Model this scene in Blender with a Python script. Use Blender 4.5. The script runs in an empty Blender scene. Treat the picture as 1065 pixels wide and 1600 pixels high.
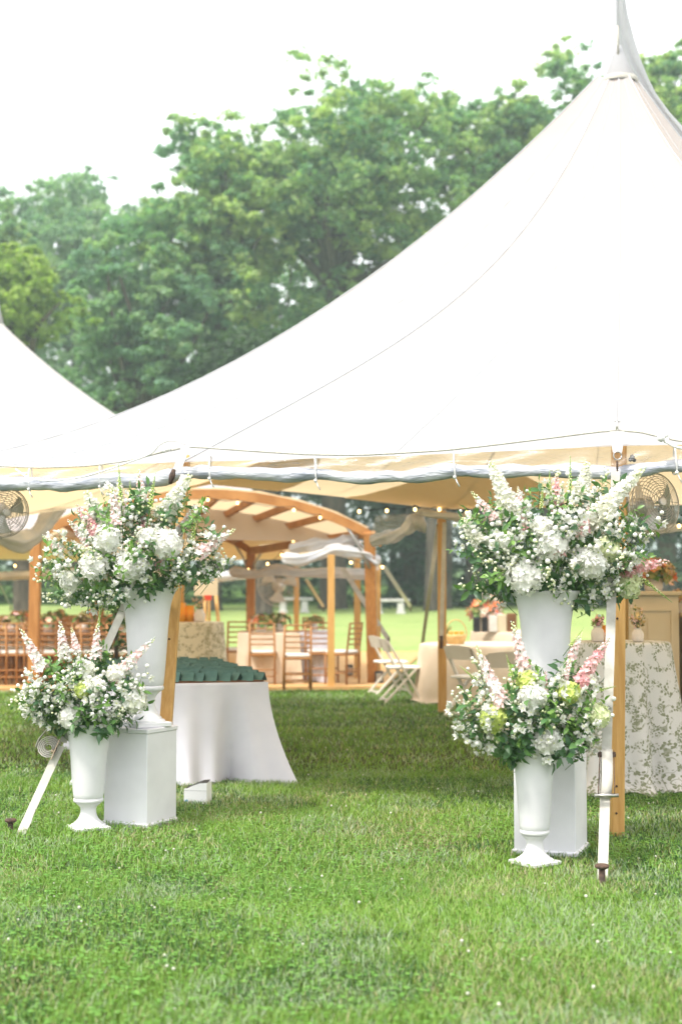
import bpy, math, random
import numpy as np
from mathutils import Vector, Matrix, Quaternion
random.seed(7); rng = np.random.default_rng(7)
PI = math.pi
S = bpy.context.scene
COL = S.collection
# ------------------------------------------------------------------ camera
F, CX, CY, HZ = 2222.0, 532.5, 800.0, 1.47
PITCH = math.atan(122 / F)
cam = bpy.data.cameras.new('camera'); camo = bpy.data.objects.new('camera', cam); COL.objects.link(camo)
camo.location = (0, 0, HZ); camo.rotation_euler = (PI/2 + PITCH, 0, 0)
cam.sensor_fit = 'VERTICAL'; cam.sensor_height = 36; cam.sensor_width = 24; cam.lens = 36 * F / 1600
cam.clip_end = 2000; cam.clip_start = 0.1
cam.dof.use_dof = True; cam.dof.focus_distance = 8.5; cam.dof.aperture_fstop = 1.8
S.camera = camo
# ------------------------------------------------------------------ world, sun, exposure
W = bpy.data.worlds.new('World'); S.world = W; W.use_nodes = True
nt = W.node_tree; nt.nodes.clear()
wo = nt.nodes.new('ShaderNodeOutputWorld'); bg = nt.nodes.new('ShaderNodeBackground')
sky = nt.nodes.new('ShaderNodeTexSky'); sky.sky_type = 'NISHITA'; sky.sun_disc = False
sky.sun_elevation = math.radians(58); sky.sun_rotation = math.radians(215)
sky.dust_density = 6; sky.air_density = 1.0
mx = nt.nodes.new('ShaderNodeMix'); mx.data_type = 'RGBA'; mx.inputs[0].default_value = 0.82   # thin bright cloud deck over the blue
mx.inputs[7].default_value = (9.4, 9.45, 9.6, 1)
nt.links.new(sky.outputs[0], mx.inputs[6]); nt.links.new(mx.outputs[2], bg.inputs[0])
bg.inputs[1].default_value = 0.115
nt.links.new(bg.outputs[0], wo.inputs[0])
sl = bpy.data.lights.new('sun', 'SUN'); so = bpy.data.objects.new('sun', sl); COL.objects.link(so)
sl.energy = 2.3; sl.angle = math.radians(9); sl.color = (1, .955, .88)
_d = Vector((-0.42, -0.42, 1.0)); so.rotation_euler = _d.to_track_quat('Z', 'Y').to_euler(); so.location = (-6, -6, 14)
S.view_settings.view_transform = 'Standard'; S.view_settings.look = 'None'
S.view_settings.exposure = 1.15; S.view_settings.gamma = 1.0; S.view_settings.use_curve_mapping = False
S.cycles.use_denoising = True; S.cycles.max_bounces = 8; S.cycles.transparent_max_bounces = 12
S.cycles.caustics_reflective = False; S.cycles.caustics_refractive = False; S.cycles.sample_clamp_indirect = 6

# ------------------------------------------------------------------ helpers
def ray(px, py):
    a = (px - CX) / F; b = -(py - CY) / F; c, s = math.cos(PITCH), math.sin(PITCH)
    return Vector((a, c - b * s, s + b * c))
def at(px, py, Y):
    d = ray(px, py); return Vector((0, 0, HZ)) + d * (Y / d.y)
def gp(px, py, z=0.0):
    d = ray(px, py); return Vector((0, 0, HZ)) + d * ((z - HZ) / d.z)
def zg(y):
    if y < 30: return 0.0
    return 0.55 * ((y - 30) / 28) ** 1.3 if y < 110 else 0.55 * (80/28)**1.3 + (y-110)*.02

class MB:
    def __init__(s): s.v = []; s.f = []; s.m = []
    def add(s, vs, fs, mi=0):
        o = len(s.v); s.v.extend([tuple(p) for p in vs])
        s.f.extend([tuple(i + o for i in f) for f in fs]); s.m.extend([mi] * len(fs)); return s
    def box(s, c, d, rz=0.0, mi=0, M=None, bev=0.0):
        x, y, z = d[0]/2, d[1]/2, d[2]/2
        if bev <= 0:
            vs = [(-x,-y,-z),(x,-y,-z),(x,y,-z),(-x,y,-z),(-x,-y,z),(x,-y,z),(x,y,z),(-x,y,z)]
            fs = [(3,2,1,0),(4,5,6,7),(0,1,5,4),(1,2,6,5),(2,3,7,6),(3,0,4,7)]
        else:
            b = min(bev, x*.9, y*.9, z*.9); vs = []; fs = []
            for (zz, k) in ((-z, b), (-z+b, 0), (z-b, 0), (z, b)):
                X, Y = x - k, y - k
                vs += [(-X+b,-Y,zz),(X-b,-Y,zz),(X,-Y+b,zz),(X,Y-b,zz),(X-b,Y,zz),(-X+b,Y,zz),(-X,Y-b,zz),(-X,-Y+b,zz)]
            for r in range(3):
                for i in range(8):
                    j = (i+1) % 8; fs.append((r*8+i, r*8+j, r*8+8+j, r*8+8+i))
            fs.append(tuple(reversed(range(8)))); fs.append(tuple(range(24, 32)))
        R = Matrix.Rotation(rz, 3, 'Z') if M is None else M
        c = Vector(c)
        return s.add([c + R @ Vector(p) for p in vs], fs, mi)
    def bar(s, a, b, w, h=None, mi=0, up=(0,0,1), bev=0.0):
        a = Vector(a); b = Vector(b); h = h or w; z = (b - a); L = z.length; z.normalize()
        u = Vector(up)
        if abs(z.dot(u)) > .98: u = Vector((0, 1, 0))
        x = u.cross(z).normalized(); y = z.cross(x)
        M = Matrix((x, y, z)).transposed()
        return s.box((a + b) / 2, (w, h, L), M=M, mi=mi, bev=bev)
    def tube(s, pts, r, n=8, mi=0, cap=True):
        pts = [Vector(p) for p in pts]; N = len(pts)
        rr = r if isinstance(r, (list, tuple)) else [r] * N
        vs = []; fs = []; ref = None
        for i, p in enumerate(pts):
            t = (pts[min(i+1, N-1)] - pts[max(i-1, 0)])
            if t.length < 1e-9: t = Vector((0, 0, 1))
            t.normalize()
            if ref is None: ref = Vector((1, 0, 0)) if abs(t.x) < .8 else Vector((0, 1, 0))
            x = (ref - t * ref.dot(t)).normalized(); y = t.cross(x); ref = x
            for k in range(n):
                a = 2*PI*k/n; vs.append(p + (x*math.cos(a) + y*math.sin(a)) * rr[i])
        for i in range(N-1):
            for k in range(n):
                j = (k+1) % n; fs.append((i*n+k, i*n+j, i*n+n+j, i*n+n+k))
        if cap and n > 2: fs.append(tuple(reversed(range(n)))); fs.append(tuple(range((N-1)*n, N*n)))
        return s.add(vs, fs, mi)
    def lathe(s, prof, n=32, c=(0,0,0), mi=0, cap=True):
        vs = []; fs = []; c = Vector(c)
        for (r, z) in prof:
            for k in range(n):
                a = 2*PI*k/n; vs.append(c + Vector((r*math.cos(a), r*math.sin(a), z)))
        for i in range(len(prof)-1):
            for k in range(n):
                j = (k+1) % n; fs.append((i*n+k, i*n+j, i*n+n+j, i*n+n+k))
        if cap:
            fs.append(tuple(reversed(range(n)))); m = (len(prof)-1)*n; fs.append(tuple(range(m, m+n)))
        return s.add(vs, fs, mi)
    def ball(s, c, r, n=6, mi=0, sz=1.0):
        c = Vector(c); vs = [c + Vector((0, 0, -r*sz))]; fs = []; m = max(2, n//2)
        for i in range(1, m):
            t = PI*i/m
            for k in range(n):
                a = 2*PI*k/n; vs.append(c + Vector((r*math.sin(t)*math.cos(a), r*math.sin(t)*math.sin(a), -r*sz*math.cos(t))))
        vs.append(c + Vector((0, 0, r*sz))); L = len(vs)-1
        for k in range(n):
            j = (k+1) % n; fs.append((0, 1+j, 1+k)); fs.append((L, 1+(m-2)*n+k, 1+(m-2)*n+j))
        for i in range(m-2):
            for k in range(n):
                j = (k+1) % n; fs.append((1+i*n+k, 1+i*n+j, 1+i*n+n+j, 1+i*n+n+k))
        return s.add(vs, fs, mi)
    def grid(s, fn, nu, nv, mi=0, closed=False):
        vs = [fn(i/nu, j/nv) for j in range(nv+1) for i in range(nu+1)]
        fs = [(j*(nu+1)+i, j*(nu+1)+i+1, (j+1)*(nu+1)+i+1, (j+1)*(nu+1)+i) for j in range(nv) for i in range(nu)]
        return s.add(vs, fs, mi)
    def mesh(s, name, mats, smooth=True, org=None):
        me = bpy.data.meshes.new(name)
        v = s.v if org is None else [(p[0]-org[0], p[1]-org[1], p[2]-org[2]) for p in s.v]
        me.from_pydata(v, [], s.f)
        for m in (mats if isinstance(mats, (list, tuple)) else [mats]): me.materials.append(m)
        me.polygons.foreach_set('material_index', s.m)
        me.polygons.foreach_set('use_smooth', [smooth] * len(s.f))
        me.update(); return me
    def build(s, name, mats, parent=None, smooth=True, world=True, angle=None):
        org = None
        if parent is not None and world:
            org = Vector((0, 0, 0)); q = parent
            while q is not None: org = org + q.location; q = q.parent
        me = s.mesh(name, mats, smooth, org)
        if smooth and angle is not None: sharp(me, angle)
        return link(name, me, parent)
def sharp(me, deg):
    try: me.set_sharp_from_angle(angle=math.radians(deg))
    except Exception: pass
def link(name, me, parent=None):
    o = bpy.data.objects.new(name, me); COL.objects.link(o)
    if parent is not None: o.parent = parent
    return o
def tag(o, label=None, cat=None, group=None, kind=None):
    if label: o['label'] = label
    if cat: o['category'] = cat
    if group: o['group'] = group
    if kind: o['kind'] = kind
    return o
def thing(name, label, cat, loc=(0,0,0), rz=0.0, group=None):
    o = bpy.data.objects.new(name, None); COL.objects.link(o); o.empty_display_size = .1
    o.location = loc; o.rotation_euler = (0, 0, rz)
    return tag(o, label, cat, group)
KIDS = {}
def copy_tree(o, parent=None):
    c = o.copy(); COL.objects.link(c); c.parent = parent
    for ch in [k for k in COL.objects if k.parent == o]: copy_tree(ch, c)
    return c
def dup(root, loc, rz, label, scale=None):
    r = root.copy(); COL.objects.link(r); r.location = loc; r.rotation_euler = (0, 0, rz); r['label'] = label
    if scale: r.scale = (scale,)*3
    for ch in list(root.children):
        c = ch.copy(); COL.objects.link(c); c.parent = r
        for g in list(ch.children):
            d = g.copy(); COL.objects.link(d); d.parent = c
    return r

# ------------------------------------------------------------------ materials
def mat(name, c1, c2=None, scale=8.0, rough=.6, bump=0.0, bscale=None, stretch=(1,1,1), detail=4.0, spec=.3, metal=0.0, trans=None, tw=.4, coat=0.0, ramp=(.35,.65)):
    m = bpy.data.materials.new(name); m.use_nodes = True; t = m.node_tree; N = t.nodes; L = t.links
    b = N['Principled BSDF']; out = N['Material Output']
    b.inputs['Roughness'].default_value = rough; b.inputs['Metallic'].default_value = metal
    b.inputs['Specular IOR Level'].default_value = spec; b.inputs['Coat Weight'].default_value = coat
    col = None
    if c2 is not None or bump:
        tc = N.new('ShaderNodeTexCoord'); mp = N.new('ShaderNodeMapping'); mp.inputs['Scale'].default_value = stretch
        L.new(tc.outputs['Object'], mp.inputs[0])
    if c2 is not None:
        no = N.new('ShaderNodeTexNoise'); no.inputs['Scale'].default_value = scale; no.inputs['Detail'].default_value = detail
        L.new(mp.outputs[0], no.inputs[0])
        r = N.new('ShaderNodeValToRGB'); r.color_ramp.elements[0].position = ramp[0]; r.color_ramp.elements[1].position = ramp[1]
        r.color_ramp.elements[0].color = (*c1, 1); r.color_ramp.elements[1].color = (*c2, 1)
        L.new(no.outputs[0], r.inputs[0]); col = r.outputs[0]; L.new(col, b.inputs['Base Color'])
    else:
        b.inputs['Base Color'].default_value = (*c1, 1)
    if bump:
        nb = N.new('ShaderNodeTexNoise'); nb.inputs['Scale'].default_value = bscale or scale*3; nb.inputs['Detail'].default_value = 3
        L.new(mp.outputs[0], nb.inputs[0]); bm = N.new('ShaderNodeBump'); bm.inputs['Strength'].default_value = bump; bm.inputs['Distance'].default_value = .02
        L.new(nb.outputs[0], bm.inputs['Height']); L.new(bm.outputs[0], b.inputs['Normal'])
    if trans is not None:
        tr = N.new('ShaderNodeBsdfTranslucent'); tr.inputs[0].default_value = (*trans, 1)
        ms = N.new('ShaderNodeMixShader'); ms.inputs[0].default_value = tw
        L.new(b.outputs[0], ms.inputs[1]); L.new(tr.outputs[0], ms.inputs[2]); L.new(ms.outputs[0], out.inputs[0])
    return m
def leafmat(name, rough=.5, tw=.35, spec=.25, tmul=(1.15, 1.25, .55)):
    "colour comes from the per-leaf attribute (one tint per leaf); translucent"
    m = bpy.data.materials.new(name); m.use_nodes = True; t = m.node_tree; N = t.nodes; L = t.links
    b = N['Principled BSDF']; out = N['Material Output']; b.inputs['Roughness'].default_value = rough; b.inputs['Specular IOR Level'].default_value = spec
    a = N.new('ShaderNodeAttribute'); a.attribute_name = 'tint'
    L.new(a.outputs['Color'], b.inputs['Base Color'])
    mu = N.new('ShaderNodeMix'); mu.data_type = 'RGBA'; mu.blend_type = 'MULTIPLY'; mu.inputs[0].default_value = 1
    L.new(a.outputs['Color'], mu.inputs[6]); mu.inputs[7].default_value = (*tmul, 1)
    tr = N.new('ShaderNodeBsdfTranslucent'); L.new(mu.outputs[2], tr.inputs[0])
    ms = N.new('ShaderNodeMixShader'); ms.inputs[0].default_value = tw
    L.new(b.outputs[0], ms.inputs[1]); L.new(tr.outputs[0], ms.inputs[2]); L.new(ms.outputs[0], out.inputs[0])
    return m
M = {}
M['canvas'] = mat('canvas', (.435,.442,.468), (.47,.476,.50), 1.2, .7, .10, 14, trans=(1.0,.75,.44), tw=.37, spec=.15)
M['sail'] = mat('sail_white', (.43,.43,.44), (.48,.48,.49), 1.2, .7, .3, 9, trans=(.75,.75,.78), tw=.42, spec=.15)
M['patch'] = mat('canvas_patch', (.72,.66,.56), (.76,.70,.60), 3, .7, trans=(.75,.52,.28), tw=.3)
M['seam2'] = mat('seam_thin', (.46,.46,.47), rough=.8)
M['seam'] = mat('seam', (.47,.47,.485), rough=.8)
M['pine'] = mat('pine', (.50,.26,.07), (.62,.36,.12), 5, .5, .08, 20, stretch=(9,9,.7), spec=.35)
M['cedar'] = mat('cedar', (.38,.155,.04), (.50,.23,.07), 5, .5, .08, 20, stretch=(9,9,.8), spec=.35)
M['cedar2'] = mat('cedar_beam', (.38,.155,.04), (.50,.23,.07), 4, .5, .05, 20, spec=.35)
M['urn'] = mat('urn_white', (.64,.63,.655), (.74,.73,.755), 4, .5, .03, 40, spec=.35)
M['ped'] = mat('pedestal_white', (.66,.65,.685), (.76,.75,.79), 3, .45, .02, 30)
M['linen'] = mat('white_linen', (.62,.61,.68), (.66,.65,.715), 6, .85, .12, 160, spec=.1)
M['beige'] = mat('beige_linen', (.62,.50,.37), (.68,.56,.43), 4, .85, .1, 120, spec=.1)
M['webbing'] = mat('webbing', (.47,.445,.395), (.58,.555,.50), 14, .85, .15, 160, spec=.1)
M['strap2'] = mat('strap_worn', (.36,.345,.30), (.50,.485,.44), 9, .85, .15, 160, spec=.1)
M['steel'] = mat('steel', (.42,.40,.38), (.55,.53,.5), 20, .35, metal=.9)
M['rust'] = mat('rusty_steel', (.045,.03,.024), (.14,.085,.06), 30, .7, .3, 60, metal=.3)
M['brassy'] = mat('zinc', (.55,.43,.30), (.35,.25,.17), 20, .4, metal=.85)
M['dark'] = mat('dark_plastic', (.02,.02,.022), rough=.4)
M['cage'] = mat('cage_wire', (.36,.33,.29), (.46,.43,.38), 12, .4, metal=.6)
M['blade'] = mat('fan_blade', (.55,.53,.50), rough=.4, metal=.5)
M['rope'] = mat('rope', (.42,.40,.36), (.60,.57,.50), 60, .9, .3, 200)
M['cord'] = mat('cord_white', (.74,.73,.72), rough=.8)
M['resin'] = mat('chair_resin', (.66,.60,.52), (.71,.65,.57), 5, .45)
M['chiav'] = mat('chiavari_wood', (.30,.135,.045), (.42,.2,.07), 9, .45, stretch=(4,4,1))
M['cushion'] = mat('cushion', (.78,.75,.70), rough=.9)
M['walnut'] = mat('walnut', (.13,.055,.022), (.22,.1,.04), 8, .5)
M['cream'] = mat('cream_paint', (.62,.50,.33), (.66,.54,.37), 3, .5)
M['greencard'] = mat('green_card', (.050,.120,.105), (.075,.160,.138), 12, .6, .05, 60)
M['stone'] = mat('bench_stone', (.62,.6,.57), (.5,.48,.46), 6, .8)
M['ceramic'] = mat('ceramic', (.62,.55,.48), (.7,.63,.56), 12, .6)
M['plastic'] = mat('white_plastic', (.80,.80,.81), rough=.3)
M['amber'] = mat('amber_glass', (.75,.42,.06), rough=.1, trans=(1,.6,.1), tw=.5)
M['candle'] = mat('candle', (.85,.78,.6), rough=.6)
M['red'] = mat('red_print', (.6,.06,.03), rough=.7)
M['bark'] = mat('bark', (.035,.028,.022), (.10,.08,.06), 3, .9, .5, 8, stretch=(3,3,.6))
M['leaf'] = leafmat('tree_leaf', .55, .5, .25, (1.25, 1.5, .75))
M['bleaf'] = leafmat('bouquet_leaf', .38, .25, .4)
M['blade_grass'] = leafmat('grass_blade', .5, .3, .3)
M['stem'] = mat('stem_green', (.10,.20,.045), rough=.5)
M['petal'] = mat('petal_white', (.85,.84,.80), (.88,.88,.85), 30, .6, trans=(.9,.9,.82), tw=.3, spec=.1)
M['petalc'] = mat('petal_cream', (.80,.80,.66), (.86,.86,.76), 30, .6, trans=(.9,.9,.75), tw=.3, spec=.1)
M['lime'] = mat('petal_lime', (.52,.62,.14), (.62,.70,.24), 30, .6, trans=(.65,.75,.2), tw=.3, spec=.1)
M['plime'] = mat('petal_pale_lime', (.64,.70,.40), (.74,.78,.52), 30, .6, trans=(.75,.8,.45), tw=.3, spec=.1)
M['pink'] = mat('petal_pink', (.78,.36,.41), (.82,.50,.52), 40, .6, trans=(.9,.5,.5), tw=.3, spec=.1)
M['ppink'] = mat('petal_pale_pink', (.81,.50,.51), (.84,.66,.64), 40, .6, trans=(.9,.7,.65), tw=.3, spec=.1)
M['bud'] = mat('bud_yellowgreen', (.62,.66,.34), (.74,.76,.48), 40, .6, spec=.1)
M['gspike'] = mat('spike_green', (.33,.46,.09), (.46,.57,.16), 40, .6, spec=.2)
M['orange'] = mat('petal_orange', (.85,.17,.05), (.85,.32,.14), 30, .6)
M['peach'] = mat('petal_peach', (.85,.50,.34), (.85,.66,.5), 30, .6)
M['dry'] = mat('dried_flower', (.55,.36,.14), (.66,.48,.22), 30, .8)
M['olive'] = mat('olive_leaf', (.16,.18,.05), (.24,.24,.08), 20, .7)
# bulbs give off light
bm_ = bpy.data.materials.new('bulb_glow'); bm_.use_nodes = True
_b = bm_.node_tree.nodes['Principled BSDF']; _b.inputs['Base Color'].default_value = (1,.8,.5,1); _b.inputs['Emission Color'].default_value = (1,.62,.22,1); _b.inputs['Emission Strength'].default_value = 5
M['bulb'] = bm_
def vinyl(name, op, tint, rough):
    m = bpy.data.materials.new(name); m.use_nodes = True; t = m.node_tree; N = t.nodes; L = t.links; N.clear()
    out = N.new('ShaderNodeOutputMaterial'); b = N.new('ShaderNodeBsdfPrincipled'); tr = N.new('ShaderNodeBsdfTransparent'); ms = N.new('ShaderNodeMixShader')
    b.inputs['Base Color'].default_value = (*tint, 1); b.inputs['Roughness'].default_value = rough; b.inputs['Specular IOR Level'].default_value = .8
    tc = N.new('ShaderNodeTexCoord'); no = N.new('ShaderNodeTexNoise'); no.inputs['Scale'].default_value = 7; no.inputs['Detail'].default_value = 3
    mp = N.new('ShaderNodeMapping'); mp.inputs['Scale'].default_value = (1, 1, 3); L.new(tc.outputs['Object'], mp.inputs[0]); L.new(mp.outputs[0], no.inputs[0])
    bp = N.new('ShaderNodeBump'); bp.inputs['Strength'].default_value = .7; bp.inputs['Distance'].default_value = .06; L.new(no.outputs[0], bp.inputs['Height']); L.new(bp.outputs[0], b.inputs['Normal'])
    fr = N.new('ShaderNodeLayerWeight'); fr.inputs[0].default_value = .3; L.new(bp.outputs[0], fr.inputs['Normal'])
    ad = N.new('ShaderNodeMath'); ad.operation = 'MULTIPLY_ADD'; ad.inputs[1].default_value = .55; ad.inputs[2].default_value = op; ad.use_clamp = True
    L.new(fr.outputs['Facing'], ad.inputs[0]); L.new(ad.outputs[0], ms.inputs[0]); L.new(tr.outputs[0], ms.inputs[1]); L.new(b.outputs[0], ms.inputs[2]); L.new(ms.outputs[0], out.inputs[0])
    return m
M['vinyl'] = vinyl('clear_vinyl', .10, (.85,.85,.87), .12)
M['vinylroll'] = mat('vinyl_roll', (.27,.29,.35), (.56,.57,.61), 4.5, .28, .8, 10, stretch=(1,1,4), spec=.7, coat=.3)
M['vinylfar'] = mat('vinyl_far', (.50,.53,.58), (.80,.78,.76), 3.2, .3, .6, 6, stretch=(1,1,2), spec=.6, trans=(.85,.82,.78), tw=.35)
M['windowfilm'] = vinyl('window_film', .35, (.55,.62,.70), .15)
def toile(name, base, ink, ink2):
    m = bpy.data.materials.new(name); m.use_nodes = True; t = m.node_tree; N = t.nodes; L = t.links
    b = N['Principled BSDF']; b.inputs['Roughness'].default_value = .85; b.inputs['Specular IOR Level'].default_value = .1
    uv = N.new('ShaderNodeUVMap'); uv.uv_map = 'UVMap'
    n0 = N.new('ShaderNodeTexNoise'); n0.inputs['Scale'].default_value = 9; n0.inputs['Detail'].default_value = 2
    L.new(uv.outputs[0], n0.inputs[0])
    mixv = N.new('ShaderNodeMix'); mixv.data_type = 'RGBA'; mixv.blend_type = 'LINEAR_LIGHT'; mixv.inputs[0].default_value = .035
    L.new(uv.outputs[0], mixv.inputs[6]); L.new(n0.outputs['Color'], mixv.inputs[7])
    def vor(sc, lo, hi, f='F1', feat=None):
        v = N.new('ShaderNodeTexVoronoi'); v.inputs['Scale'].default_value = sc; v.feature = feat or 'F1'
        L.new(mixv.outputs[2], v.inputs[0])
        r = N.new('ShaderNodeMapRange'); r.inputs[1].default_value = lo; r.inputs[2].default_value = hi; r.inputs[3].default_value = 1; r.inputs[4].default_value = 0
        L.new(v.outputs['Distance'], r.inputs[0]); return r.outputs[0]
    def mth(op, a, b_):
        q = N.new('ShaderNodeMath'); q.operation = op
        for i, z in enumerate((a, b_)):
            if isinstance(z, float): q.inputs[i].default_value = z
            else: L.new(z, q.inputs[i])
        return q.outputs[0]
    leaf = vor(42, .40, .50); leaf2 = vor(64, .42, .5); flower = vor(7.5, .30, .42)
    def band(sc, w0, w1):
        q = N.new('ShaderNodeTexNoise'); q.inputs['Scale'].default_value = sc; q.inputs['Detail'].default_value = 1.0; L.new(uv.outputs[0], q.inputs[0])
        d_ = mth('ABSOLUTE', mth('SUBTRACT', q.outputs[0], .5), 0.0)
        r = N.new('ShaderNodeMapRange'); r.inputs[1].default_value = w0; r.inputs[2].default_value = w1; r.inputs[3].default_value = 1; r.inputs[4].default_value = 0; L.new(d_, r.inputs[0])
        return r.outputs[0]
    a = mth('MULTIPLY', leaf, band(6.5, .07, .10))
    c = mth('MULTIPLY', mth('MAXIMUM', leaf2, .10), flower)
    d = mth('MULTIPLY', band(6.5, .005, .012), .75)
    e = mth('MAXIMUM', mth('MAXIMUM', a, c), d)
    cr = N.new('ShaderNodeMix'); cr.data_type = 'RGBA'; L.new(n0.outputs[0], cr.inputs[0]); cr.inputs[6].default_value = (*ink, 1); cr.inputs[7].default_value = (*ink2, 1)
    fm = N.new('ShaderNodeMix'); fm.data_type = 'RGBA'; L.new(mth('MULTIPLY', e, .85), fm.inputs[0]); fm.inputs[6].default_value = (*base, 1); L.new(cr.outputs[2], fm.inputs[7])
    L.new(fm.outputs[2], b.inputs['Base Color']); return m
M['toile'] = toile('toile_linen', (.60,.59,.59), (.10,.125,.05), (.22,.23,.12))
M['toile2'] = toile('toile_linen_tan', (.66,.57,.42), (.16,.13,.05), (.30,.24,.12))
def groundmat(name, cols, s1, s2):
    m = bpy.data.materials.new(name); m.use_nodes = True; t = m.node_tree; N = t.nodes; L = t.links
    b = N['Principled BSDF']; b.inputs['Roughness'].default_value = .9; b.inputs['Specular IOR Level'].default_value = .1
    tc = N.new('ShaderNodeTexCoord')
    n1 = N.new('ShaderNodeTexNoise'); n1.inputs['Scale'].default_value = s1; n1.inputs['Detail'].default_value = 5; L.new(tc.outputs['Object'], n1.inputs[0])
    n2 = N.new('ShaderNodeTexNoise'); n2.inputs['Scale'].default_value = s2; n2.inputs['Detail'].default_value = 3; L.new(tc.outputs['Object'], n2.inputs[0])
    a = N.new('ShaderNodeMath'); a.operation = 'ADD'; L.new(n1.outputs[0], a.inputs[0]); L.new(n2.outputs[0], a.inputs[1])
    r = N.new('ShaderNodeValToRGB'); L.new(a.outputs[0], r.inputs[0])
    hv = N.new('ShaderNodeMath'); hv.operation = 'MULTIPLY'; hv.inputs[1].default_value = .5; L.new(a.outputs[0], hv.inputs[0]); L.new(hv.outputs[0], r.inputs[0])
    e = r.color_ramp.elements; e[0].position = .36; e[0].color = (*cols[0], 1); e[1].position = .64; e[1].color = (*cols[-1], 1)
    if len(cols) > 2: k = e.new(.5); k.color = (*cols[1], 1)
    L.new(r.outputs[0], b.inputs['Base Color'])
    bp = N.new('ShaderNodeBump'); bp.inputs['Strength'].default_value = .5; bp.inputs['Distance'].default_value = .03; L.new(n2.outputs[0], bp.inputs['Height']); L.new(bp.outputs[0], b.inputs['Normal'])
    return m
M['lawn'] = groundmat('lawn_soil', [(.030,.042,.008), (.050,.070,.013), (.075,.085,.020)], 1.5, 30)
M['field'] = groundmat('field_grass_sunlit', [(.20,.28,.085), (.25,.325,.105), (.30,.36,.13)], .35, 5)  # sunlit brightness of the field put into its grass colour
M['hill'] = groundmat('hill_grass_shaded', [(.05,.10,.025), (.075,.14,.03), (.10,.17,.04)], .25, 3)  # dark tone is tree shade painted into the grass colour
M['floor'] = mat('floor_wood', (.50,.29,.11), (.60,.37,.16), 3, .55, .05, 20, stretch=(1,8,1))

# ------------------------------------------------------------------ ground
def strip(name, ys, half, m, dz=0):
    mb = MB(); n = 24
    for j, y in enumerate(ys):
        for i in range(n+1):
            mb.v.append((-half + 2*half*i/n, y, zg(y) + dz))
    for j in range(len(ys)-1):
        for i in range(n): mb.f.append((j*(n+1)+i, j*(n+1)+i+1, (j+1)*(n+1)+i+1, (j+1)*(n+1)+i)); mb.m.append(0)
    return tag(mb.build(name, m), kind='structure')
strip('lawn', [-20, -10, 0, 5, 10, 15, 20, 25, 27], 120, M['lawn'])
strip('field', [27, 30, 33, 36, 40, 45, 50, 56, 62, 66], 160, M['field'], .0)
strip('hillside', [66, 70, 75, 80, 90, 100, 110, 140, 200, 400, 900], 900, M['hill'])

def polytris(name, verts, faces_idx, tints, mat_, parent=None, kind=None):
    "fast mesh: verts (N,k,3) polygons of k corners with one tint each"
    n, k, _ = verts.shape
    me = bpy.data.meshes.new(name)
    me.vertices.add(n*k); me.vertices.foreach_set('co', verts.reshape(-1).astype(np.float32))
    F_ = faces_idx; nf = len(F_)
    loops = np.concatenate([(np.arange(n)[:, None]*k + np.array(f)[None, :]) for f in F_], axis=1)  # (n, sum)
    tot = [len(f) for f in F_]
    me.loops.add(loops.size); me.loops.foreach_set('vertex_index', loops.reshape(-1).astype(np.int32))
    me.polygons.add(n*nf)
    ls = np.concatenate([[0], np.cumsum(tot)[:-1]])
    starts = (np.arange(n)[:, None]*sum(tot) + ls[None, :]).reshape(-1)
    me.polygons.foreach_set('loop_start', starts.astype(np.int32))
    me.polygons.foreach_set('use_smooth', np.ones(n*nf, dtype=bool))
    me.update(calc_edges=True)
    a = me.attributes.new('tint', 'FLOAT_COLOR', 'POINT')
    c = np.ones((n, k, 4), np.float32); c[:, :, :3] = tints[:, None, :]
    a.data.foreach_set('color', c.reshape(-1))
    me.materials.append(mat_); me.validate()
    o = link(name, me, parent)
    if kind: o['kind'] = kind
    return o

def vnoise(x, y, s, seed=0):
    "smooth value noise in numpy"
    r = np.random.default_rng(seed); T = r.random((64, 64))
    X = x*s + 1000.; Y = y*s + 1000.; i = np.floor(X).astype(int); j = np.floor(Y).astype(int); u = X-i; v = Y-j
    u = u*u*(3-2*u); v = v*v*(3-2*v); g = lambda a, b: T[a % 64, b % 64]
    return (g(i, j)*(1-u)+g(i+1, j)*u)*(1-v) + (g(i, j+1)*(1-u)+g(i+1, j+1)*u)*v

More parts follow.
